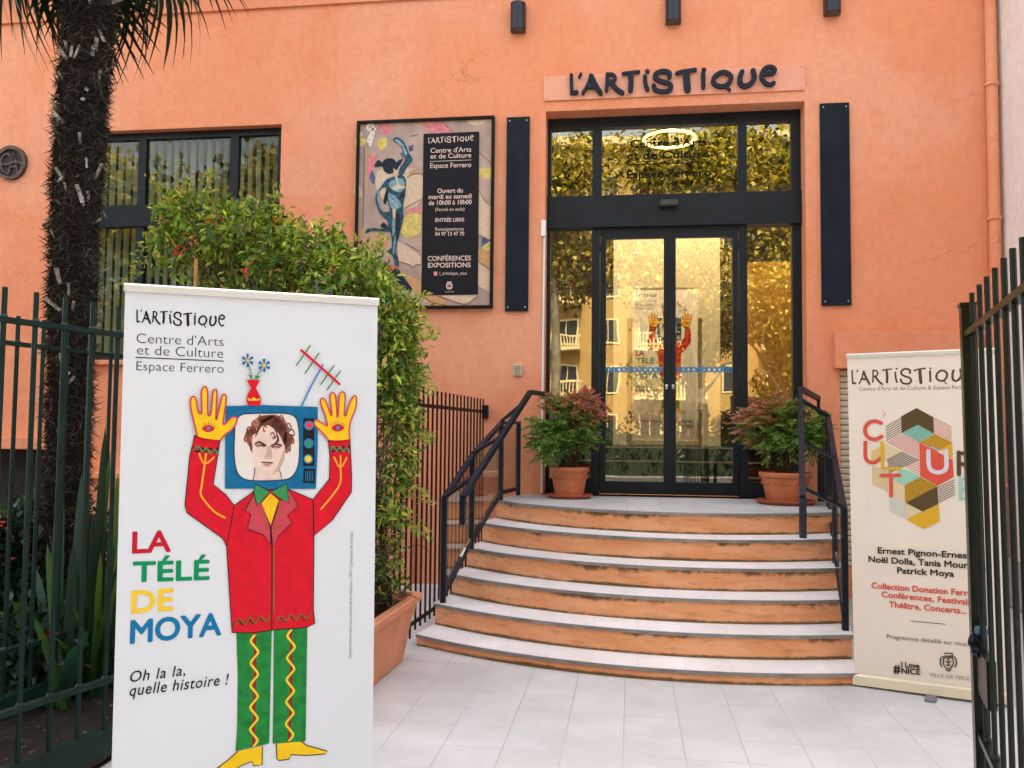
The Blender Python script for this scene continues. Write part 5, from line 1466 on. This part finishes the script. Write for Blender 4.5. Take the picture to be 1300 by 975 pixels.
# ---- potted shrubs by the doors
def potted(cx, cy, rr, hp, lab, blobs, tips, seed):
    t = thing('potted_shrub', lab, 'potted plant', (cx, cy, LZ), 'potted shrubs beside the doors')
    c = (cx, cy, LZ)
    s_ = rr / .195
    pm = MB().lathe(c, [(0, .022), (rr * .68, .022), (rr * .72, .04), (rr * .90, hp - .055), (rr * .905, hp - .05), (rr * .99, hp - .045), (rr * 1.0, hp - .01), (rr * .985, hp), (rr * .90, hp), (rr * .88, hp - .05)], 40)
    pm.build('pot', M_TERRA, t)
    sw = MB()           # scalloped relief band
    for k in range(22):
        a = 2 * PI * k / 22
        zz_ = hp - .085
        rad = rr * .885
        sw.tube([(cx + (rad + .002) * math.cos(a + u * .14), cy + (rad + .002) * math.sin(a + u * .14), LZ + zz_ - .022 * (1 - u * u)) for u in np.linspace(-1, 1, 7)], .005, 6)
    sw.build('relief_band', M_TERRA, t)
    MB().lathe(c, [(0, .002), (rr * 1.0, .002), (rr * 1.16, .03), (rr * 1.17, .038), (rr * 1.12, .04), (rr * .98, .016), (0, .014)], 40).build('saucer', mat('saucer_clay', (.36, .085, .04), .5, 0, .35, .15, 6), t)
    MB().lathe(c, [(0, hp - .035), (rr * .885, hp - .04)], 30).build('soil', M_SOIL, t)
    rs = np.random.default_rng(seed)
    stem = MB()
    P, D, C, L = [], [], [], []
    for bx, by, rx, ry, Y, rd, n in blobs:
        cc, r_ = blob(bx, by, rx, ry, Y, rd)
        for k in range(n):              # each spray: a curved twig with paired narrow leaflets
            d = unit(rs.normal(size=3)); d[2] = d[2] * .8 + .1
            e = np.array(cc) + d * np.array(r_) * rs.uniform(.5, 1.08)
            b = np.array((cx, cy, LZ + hp)) * .25 + np.array(cc) * .75 + rs.normal(size=3) * .05
            dirv = unit(e - b + np.array((0, 0, -.06)))
            ln = rs.uniform(.10, .20)
            side = unit(np.cross(dirv, (0, 0, 1)))
            hgt = (e[2] - (cc[2] - r_[2])) / (2 * r_[2])
            fx = 650 + 0
            tip = tips(e, rs)
            for j in range(9):
                u = j / 8
                base = e - dirv * ln * (1 - u) + np.array((0, 0, -.05 * u * u))
                for sg in (-1, 1):
                    P.append(base + rs.normal(size=3) * .006)
                    D.append(dirv * .8 + side * sg * rs.uniform(.5, 1.0) + np.array((0, 0, rs.uniform(-.35, .15))))
                    L.append(rs.uniform(.038, .065))
                    C.append(tip[rs.integers(len(tip))])
            if k % 3 == 0:
                r0 = np.array((cx, cy, LZ + hp - .04)) + np.array((rs.uniform(-.06, .06), rs.uniform(-.06, .06), 0))
                m1 = r0 * .5 + e * .5 + np.array((0, 0, .06))
                stem.tube([tuple(r0), tuple(m1), tuple(e - dirv * ln)], [.005, .004, .0025], 5)
    n = len(P)
    C = np.array(C) * (1 + rs.uniform(-.25, .25, (n, 1)))
    leaf_mesh('foliage', P, D, rnd_up(n, .9), L, np.array(L) * .34, C, M_LEAF, t)
    stem.build('stem', M_BARK, t)
GRN = [(.11, .22, .04), (.17, .30, .05), (.25, .37, .07), (.10, .19, .055)]
PNK = [(.62, .16, .19), (.72, .26, .27), (.56, .13, .11), (.66, .32, .22), (.40, .25, .08)]
MIX = [(.46, .20, .08), (.30, .26, .06), (.50, .20, .13), (.20, .26, .05)]
def tipL(e, rs):
    q = e[2] - LZ + (e[0] + .55) * .55
    if q > 1.02 + rs.normal() * .10: return PNK
    if q > .84 + rs.normal() * .10: return MIX
    return GRN
def tipR(e, rs):
    q = e[2] - LZ - (e[0] - 1.3) * .75
    if q > 1.08 + rs.normal() * .10: return PNK
    if q > .86 + rs.normal() * .12: return MIX
    return GRN
potted(-.585, 8.42, .195, .30, 'potted shrub with pink tipped leaves in a terracotta pot left of the doors',
       [(718, 545, 50, 45, 8.4, .36, 250), (700, 565, 36, 32, 8.3, .25, 90), (735, 510, 36, 24, 8.4, .25, 80), (757, 525, 18, 22, 8.3, .15, 26), (712, 505, 26, 18, 8.4, .2, 40)], tipL, 3)
potted(1.41, 8.22, .235, .29, 'potted shrub with orange pink leaves in a wider terracotta pot right of the doors',
       [(992, 550, 48, 48, 8.2, .36, 240), (960, 530, 34, 26, 8.15, .25, 70), (985, 515, 40, 22, 8.2, .28, 80), (1030, 545, 28, 48, 8.2, .25, 80), (945, 548, 16, 12, 8.1, .12, 18)], tipR, 5)

# ---- palm
PX, PY = -3.47, 5.0
pt = thing('palm_tree', 'shaggy fan palm with a dark fibrous trunk left of the banner', 'palm tree', (PX, PY, 0))
def trunk_c(z): return np.array((PX - .03 + .010 * (z - 1.5) + .016 * math.sin(z * 1.7), PY, z))
core = MB()
zs = np.linspace(0, 5.3, 40)
core.tube([tuple(trunk_c(z)) for z in zs], [(.092 + .026 * min(1, max(0, (z - 1.0) / 2.4))) * (1 + .05 * math.sin(z * 9) + random.uniform(-.03, .03)) for z in zs], 18)
tko = core.build('trunk', mat('palm_core', (.020, .014, .010), .95, 0, .1, .4, 12, .8, 25), pt)
nf = 36000
z = RNG.uniform(.1, 5.25, nf)
a = RNG.uniform(0, 2 * PI, nf)
rad = (.092 + .030 * np.clip((z - 1.0) / 2.4, 0, 1)) * (1 + .10 * np.sin(z * 13 + 2 * np.sin(a)) * np.sin(a * 3 + z * 5))
cen = np.stack([PX - .03 + .010 * (z - 1.5) + .016 * np.sin(z * 1.7), np.full(nf, PY), z], 1)
outv = np.stack([np.cos(a), np.sin(a), np.zeros(nf)], 1)
tan = np.stack([-np.sin(a), np.cos(a), np.zeros(nf)], 1)
D = outv * RNG.uniform(.15, .75, (nf, 1)) + tan * RNG.normal(.25, .8, (nf, 1)) + np.stack([np.zeros(nf), np.zeros(nf), RNG.normal(-.15, .55, nf)], 1)
leaf_mesh('fibre', cen + outv * rad[:, None], D, outv, RNG.uniform(.025, .115, nf), RNG.uniform(.0012, .0042, nf), pal([(.045, .036, .029), (.085, .069, .054), (.016, .013, .011), (.24, .205, .17)], RNG.choice(4, nf, p=[.34, .32, .20, .14])), M_FIBRE, tko)
for k in range(70):       # broken leaf bases
    zc = random.choice((random.uniform(2.2, 4.9), random.uniform(3.0, 4.6), random.uniform(.6, 4.9)))
    an = random.uniform(-.96 - 1.9, -.96 + 1.9) if k < 48 else random.uniform(0, 2 * PI)
    o = Vector((math.cos(an), math.sin(an), 0))
    c = Vector(trunk_c(zc)) + o * (.106 + .030 * min(1, max(0, (zc - 1.0) / 2.4)))
    dr = (o * random.uniform(.15, .9) + Vector((0, 0, random.uniform(.3, 1.2))) + Vector((-o.y, o.x, 0)) * random.uniform(-.5, .5)).normalized()
    if random.random() < .4: dr.z *= -1
    L_ = random.uniform(.035, .11)
    w = random.uniform(.012, .026)
    MB().beam(c - dr * .02, c + dr * L_, w, w * .35, upv=o).build('leaf_base', mat('palm_leaf_base', (.27, .25, .22), .8, 0, .3, .65, 30), tko)
def frond_mesh(rs, blade=.62, nseg=34, droop=.5, pet=.8):
    """fan leaf along +x: stalk, then folded segments that droop"""
    V, F, Cc = [], [], []
    def strip(pts, ws, side, col):
        n0 = len(V)
        for p, w in zip(pts, ws):
            V.append(p - side * w / 2); V.append(p + np.array((0, 0, .25 * w)));  V.append(p + side * w / 2)
            Cc.extend([col] * 3)
        for i in range(len(pts) - 1):
            q = n0 + i * 3
            F.append((q, q + 1, q + 4, q + 3)); F.append((q + 1, q + 2, q + 5, q + 4))
    ps = [np.array((pet * t, 0, -.12 * t * t)) for t in np.linspace(0, 1, 6)]
    strip(ps, [.028, .024, .02, .018, .016, .014], np.array((0, 1, 0)), (.06, .075, .02))
    hub = ps[-1]
    for k in range(nseg):
        an = -2.35 + 4.7 * (k + .5) / nseg
        d = np.array((math.cos(an), math.sin(an), 0.05))
        side = np.array((-math.sin(an), math.cos(an), 0))
        L_ = blade * rs.uniform(.85, 1.08) * (.82 + .18 * math.cos(an))
        dp = droop * rs.uniform(.7, 1.3)
        pts = [hub + d * L_ * (t - .22 * dp * t * t) + np.array((0, 0, -dp * L_ * t ** 2.2)) for t in np.linspace(.03, 1, 7)]
        g_ = rs.uniform(.6, 1.3)
        strip(pts, [.008, .020, .028, .028, .022, .013, .002], side, (.016 * g_, .034 * g_, .012 * g_))
    me = bpy.data.meshes.new('frond')
    me.from_pydata([tuple(v) for v in V], [], F)
    ca = me.color_attributes.new('col', 'FLOAT_COLOR', 'POINT')
    ca.data.foreach_set('color', np.concatenate([np.array(Cc), np.ones((len(Cc), 1))], 1).astype(np.float32).ravel())
    me.update()
    me.materials.append(M_FROND)
    return me
rs = np.random.default_rng(11)
fm = [frond_mesh(rs, .66, 34, .45, .75), frond_mesh(rs, .62, 32, .9, .55)]
top = trunk_c(5.1)
for k in range(26):
    az = k * 2.399963
    old = k >= 13
    if old and math.cos(az - math.atan2(-PY, -PX)) > -.25: continue
    el = R(-28 - 10 * (k % 3)) if old else R(68 - k * 6.5)
    o = bpy.data.objects.new('frond', fm[1 if old else 0])
    COL.objects.link(o)
    o.parent = pt
    o.rotation_euler = (rs.uniform(-.2, .2), -el, az)
    o.location = (top[0] - PX, top[1] - PY, top[2] + (.0 if old else .12))
def hang_frond(hx, hy, az, el, sc_):
    h = at_y(hx, hy, PY - .15)
    o = bpy.data.objects.new('frond', fm[1])
    COL.objects.link(o)
    o.parent = pt
    o.rotation_euler = (0, -el, az)
    o.scale = (sc_,) * 3
    tipv = Matrix.Rotation(az, 3, 'Z') @ Matrix.Rotation(-el, 3, 'Y') @ Vector((.55 * sc_, 0, -.12 * sc_))
    o.location = (h.x - tipv.x - PX, h.y - tipv.y - PY, h.z - tipv.z)
hang_frond(22, -72, R(188), R(-12), .95)
hang_frond(176, -84, R(-12), R(-14), .85)

# ---- strap leaved plants and low bushes in the left bed
def sword_plant(name, lab, cat, base, specs, group=None, cols=((.012, .038, .010), (.03, .075, .012), (.008, .026, .008), (.07, .13, .02))):
    t = thing(name, lab, cat, tuple(base), group)
    for (ex, ey, Y, w, bendv) in specs:
        e = at_y(ex, ey, Y)
        b = Vector(base) + Vector((random.uniform(-.05, .05), random.uniform(-.05, .05), 0))
        m1 = b.lerp(e, .5) + Vector((0, 0, bendv))
        V, F = [], []
        nseg = 10
        prev = None
        col = random.choice(cols)
        for i in range(nseg + 1):
            u = i / nseg
            c = b.lerp(m1, u).lerp(m1.lerp(e, u), u)
            c2 = b.lerp(m1, min(1, u + .05)).lerp(m1.lerp(e, min(1, u + .05)), min(1, u + .05))
            d = (c2 - c) if u < 1 else d
            view = Vector((c.x, c.y, c.z - EYE)).normalized()
            sd = d.cross(view + Vector((random.uniform(-.3, .3), 0, 0))).normalized() if prev is None else prev
            prev = sd
            ww = w * (.55 + .9 * u) * (1 - u) ** .55 if u < 1 else 0
            nn = sd.cross(d).normalized()
            V += [c - sd * ww / 2, c + nn * ww * .16, c + sd * ww / 2]
            if i:
                q = (i - 1) * 3
                F += [(q, q + 1, q + 4, q + 3), (q + 1, q + 2, q + 5, q + 4)]
        me = bpy.data.meshes.new('leaf')
        L0 = t.location
        me.from_pydata([tuple(v - L0) for v in V], [], F)
        ca = me.color_attributes.new('col', 'FLOAT_COLOR', 'POINT')
        for i in range(len(V)): ca.data[i].color = (*col, 1)
        for p in me.polygons: p.use_smooth = True
        link_mesh('leaf', me, M_LEAF, t)
    return t
b1 = at_y(115, 860, 4.6); b1.z = .05
sword_plant('sword_leaf_plant', 'tall plant with long upright sword leaves between the palm and the white banner', 'plant', b1,
            [(134, 540, 4.6, .075, .05), (140, 572, 4.7, .065, .04), (150, 600, 4.6, .07, .05), (118, 650, 4.5, .06, .05), (165, 640, 4.6, .06, .06), (172, 720, 4.5, .055, .1), (100, 640, 4.7, .06, .08), (88, 700, 4.5, .05, .1), (180, 560, 4.8, .06, .05), (160, 780, 4.4, .05, .12), (75, 760, 4.4, .05, .12), (128, 700, 4.4, .055, .05), (145, 690, 4.4, .05, .08), (60, 700, 4.6, .035, .12), (108, 720, 4.3, .04, .1), (156, 700, 4.5, .04, .1), (70, 810, 4.3, .035, .1), (150, 830, 4.3, .035, .1), (122, 780, 4.3, .04, .08), (138, 760, 4.3, .035, .1), (92, 770, 4.4, .035, .12), (112, 590, 4.8, .045, .04)])
b2 = at_y(82, 880, 4.4); b2.z = .05
sword_plant('agave_plant', 'broad leaved blue green agave at the foot of the palm', 'plant', b2,
            [(78, 600, 4.5, .10, .0), (94, 690, 4.4, .08, .12), (60, 690, 4.4, .07, .10), (112, 800, 4.2, .07, .1), (96, 820, 4.1, .07, .1), (45, 720, 4.6, .07, .12), (40, 780, 4.2, .06, .1), (104, 598, 4.7, .07, .0)],
            cols=((.02, .06, .03), (.045, .11, .025), (.018, .05, .03)))
def low_bush(lab, cx, cy, rx, ry, Y, n, flowers, name='low_bush'):
    c, r_ = blob(cx, cy, rx, ry, Y, rx * Y / FPX * .9)
    t = thing(name, lab, 'bush', (c[0], c[1], .05), 'low flowering bushes in the left bed')
    p, d, ci = clump_points(c, r_, n, 12, .05, .3)
    p[:, 2] = np.maximum(p[:, 2], .06)
    m_ = len(p)
    L_ = RNG.uniform(.05, .085, m_)
    leaf_mesh('foliage', p, d + rnd_up(m_, .3), rnd_up(m_, 1), L_, L_ * .62, pal([(.008, .024, .009), (.014, .036, .014), (.022, .05, .026), (.05, .085, .02)], RNG.choice(4, m_, p=[.4, .35, .18, .07])), M_LEAF, t)
    st = MB()
    for k in range(14):
        q = Vector(c) + Vector((random.uniform(-.8, .8) * r_[0], random.uniform(-.8, .8) * r_[1], random.uniform(-.4, .7) * r_[2]))
        st.tube([(c[0] + random.uniform(-.05, .05), c[1], .04), tuple(Vector((c[0], c[1], .04)).lerp(q, .6)), tuple(q)], [.008, .006, .003], 5)
    st.build('stem', M_BARK, t)
    for fx, fy in flowers:
        f = at_y(fx, fy, Y - r_[1] * .95)
        leaf_mesh('flower', np.array(f) + RNG.normal(size=(7, 3)) * .016, rnd_up(7, .3), rnd_up(7, .6), RNG.uniform(.02, .036, 7), .018, pal([(.30, .02, .012), (.34, .04, .02)], RNG.choice(2, 7)), M_LEAF, t)
low_bush('dark leafed bush with red flowers below the basement opening', 22, 720, 62, 82, 5.0, 2200, [(6, 662), (6, 710)])
low_bush('low dark green bush behind the gate bars near the agave', 45, 830, 62, 58, 4.5, 1500, [(66, 804), (33, 856)])
low_bush('small dark bush at the edge of the bed beside the sword leaves', 130, 830, 42, 60, 4.9, 900, [])
low_bush('wide dark shrub under the window sill behind the palm', 80, 690, 70, 60, 6.6, 1500, [])
# leaf litter
n = 1500
p = np.stack([RNG.uniform(-5.5, -2.45, n), RNG.uniform(2.0, 6.5, n), np.full(n, .085)], 1) + RNG.normal(size=(n, 3)) * (0, 0, .008)
d = RNG.normal(size=(n, 3)); d[:, 2] *= .25
lit = leaf_mesh('leaf_litter', p, d, rnd_up(n, 1.5), RNG.uniform(.02, .05, n), RNG.uniform(.006, .018, n), pal([(.06, .04, .025), (.10, .075, .045), (.03, .024, .016), (.2, .17, .12)], RNG.choice(4, n, p=[.4, .2, .3, .1])), M_LEAF, None, off=np.zeros(3))
tag(lit, kind='stuff')

# ================================================================== NEIGHBOUR AND THE OTHER SIDE OF THE STREET
nb = thing('neighbour_house', 'pale cream rendered house wall at the right edge beside the downpipe', 'building', (3.6, 6, 0))
MB().box(3.508, 9, 2.2, 14, 0, 6.6).build('wall', M_NEIGH, nb)
MB().box(3.47, 3.507, 2.2, FY - .04, .004, .45, .004).build('plinth', mat('neighbour_plinth', (.42, .40, .38), .8, noise=.1), nb)
M_OCH = mat('ochre_facade', (.38, .235, .075), .85, 0, .2, .1, 1)
M_OWH = mat('balcony_cream', (.66, .52, .26), .8)
ap = thing('apartment_building', 'sunlit ochre apartment house with cream balconies across the street, mirrored in the glass', 'building', (0, -40, 0))
MB().box(-22, 22, -52, -40, 0, 21).build('wall', M_OCH, ap)
wins = []
wfm = MB()
frame_rect(wfm, -.75, .75, 0, 1.9, -.0, .08, .12)
wfm.box(-.03, .03, .0, .07, .12, 1.78)
for fl in range(6):
    for i in range(14):
        x = -18 + i * 2.75
        z = 1.0 + fl * 3.2
        if not wins:
            f = MB()
            f.v = [(q[0] + x, q[1] - 40 + .002, q[2] + z) for q in wfm.v]; f.f = wfm.f; f.sm = wfm.sm
            f = f.build('window', M_OWH, ap)
            MB().box(x - .63, x + .63, -39.99, -39.96, z + .12, z + 1.78).build('pane', mat('far_pane', (.03, .035, .04), .08), f)
            wins.append((f, x, z))
        else:
            c = copy_tree(wins[0][0], ap)
            c.location = (x - wins[0][1], 0, z - wins[0][2])
bal0 = None
for fl in range(1, 6):
    for i in range(4):
        x = -13.9 + i * 8.25
        z = .75 + fl * 3.2
        if bal0 is None:
            b = MB().box(x - 2.4, x + 2.4, -40, -38.9, z - .18, z)
            b.box(x - 2.4, x + 2.4, -39.05, -38.92, z + .85, z + .98)
            for k in range(23):
                b.lathe((x - 2.3 + k * .209, -38.98, z), [(.05, 0), (.07, .25), (.035, .5), (.045, .85)], 8)
            bo = b.build('balcony', M_OWH, ap)
            bal0 = (bo, x, z)
        else:
            c = copy_tree(bal0[0], ap)
            c.location = (x - bal0[1], 0, z - bal0[2])
MB().box(-22.3, 22.3, -52.3, -39.4, 21, 21.5).build('roof_cornice', M_OWH, ap)

# street trees with autumn yellow crowns
def tree_crown(seed, n=9000, rx=3.6, rz=4.2):
    rs_ = np.random.default_rng(seed)
    global RNG
    keep, RNG = RNG, rs_
    lobes = [((rs_.uniform(-1, 1) * rx * .55, rs_.uniform(-1, 1) * rx * .5, rs_.uniform(-.8, .8) * rz * .7), rs_.uniform(1.1, 2.0)) for _ in range(15)]
    Pp, Dd = [], []
    for c, r_ in lobes:
        p, d, ci = clump_points(c, (r_, r_, r_ * .85), n // 15, 16, .26, .4)
        Pp.append(p); Dd.append(d * .4 + rnd_up(len(p), -.2))
    Pp, Dd = np.concatenate(Pp), np.concatenate(Dd)
    m_ = len(Pp)
    L_ = rs_.uniform(.16, .32, m_)
    o = leaf_mesh('crown', Pp, Dd, rnd_up(m_, .8), L_, L_ * .75, pal([(.46, .35, .05), (.20, .19, .025), (.66, .50, .08), (.04, .05, .010)], rs_.choice(4, m_, p=[.30, .28, .20, .22])), M_LEAF, None, off=np.zeros(3))  # bright and near-black leaves stand in for sunlit patches and dark gaps
    RNG = keep
    return o, lobes
crowns = [tree_crown(21), tree_crown(22)]
TREES = [(-8.2, -15.2, 10.2, 0), (-3.1, -17.0, 10.3, 1), (2.2, -15.6, 10.2, 0), (6.0, -18.0, 10.6, 1), (10.5, -15.8, 9.8, 0), (-13.5, -17.5, 10.4, 1), (5.6, -15.2, 5.4, 1), (15.5, -17, 10.2, 1), (2.5, -14.8, 5.8, 0), (-12.0, -4.2, 5.5, 1), (-17.5, -6.5, 7.0, 0), (-9.5, -8.5, 7.5, 1), (-23, -9, 8, 0), (7.2, -15.4, 5.4, 0)]  # left trees nearer the court are added to keep sky out of the window
used = set()
where = ['the far left street tree', 'left of the mirrored balconies', 'leftmost but one', 'x']
TLAB = ['tall yellow leaved plane tree across the street, left of the doors', 'yellow plane tree across the street in front of the balconies', 'yellow leaved plane tree straight opposite the glass doors', 'green yellow plane tree across the street right of the doors', 'yellow plane tree across the street far to the right', 'plane tree at the far left of the street row', 'low crowned yellow plane tree opposite the right door', 'plane tree at the far right end of the street row', 'low crowned yellow plane tree opposite the joint of the doors', 'added plane tree blocking sky from the window glass, closest to the windows', 'added plane tree blocking sky from the window glass, at the outer corner', 'added plane tree blocking sky from the window glass, nearest the road', 'added plane tree blocking sky from the window glass, at the far left', 'low crowned plane tree opposite the right side pane']
for i, (x, y, zc, kk) in enumerate(TREES):
    t = thing('plane_tree', TLAB[i], 'tree', (x, y, 0), 'plane trees across the street' if y < -10 else 'plane trees added at the left to block sky')
    tb = MB()
    lob = crowns[kk][1]
    tb.tube([(x, y, 0), (x + .1, y, 2.5), (x + .05, y, zc - 1.5), (x, y, zc + 1)], [.26, .2, .15, .07], 10)
    for c, r_ in lob[:9]:
        tb.tube([(x + .05, y, zc - 2.6 + .25 * c[2]), (x + c[0] * .5, y + c[1] * .5, zc - 1 + c[2] * .5), (x + c[0], y + c[1], zc + c[2])], [.09, .06, .025], 6)
    tb.build('trunk', mat('plane_bark', (.20, .17, .11), .85, 0, .2, .4, 4), t)
    src = crowns[kk][0]
    o = src if kk not in used else src.copy()
    if kk in used: COL.objects.link(o)
    used.add(kk)
    o.parent = t
    o.location = (0, 0, zc)
    o.rotation_euler = (0, 0, i * 1.3)
    if zc < 6 and y < -10: o.scale = (.75, .75, .8)
hg = thing('darkening_hedge', 'dark hedge added along the far pavement to darken the low reflection in the doors', 'hedge', (0, -13.9, 0))  # invented hedge, near-black, put here to darken the lower door glass
nh = 9000
hx_ = RNG.uniform(-16, 16, nh)
p = np.stack([hx_, -13.9 + RNG.uniform(-.45, .45, nh), RNG.uniform(.03, 1, nh) * (2.3 + .45 * np.sin(hx_ * 1.3) + .3 * np.sin(hx_ * 3.1))], 1)
leaf_mesh('foliage', p, rnd_up(nh, 0), rnd_up(nh, .5), RNG.uniform(.14, .26, nh), .12, pal([(.008, .018, .006), (.014, .028, .008)], RNG.choice(2, nh)), M_LEAF, hg)
MB().box(-16, 16, -14.2, -13.6, .025, 1.5).build('hedge_core', mat('hedge_dark', (.012, .02, .008), .9), hg)
bpy.data.objects.remove(_fo)
bpy.data.curves.remove(_fc)
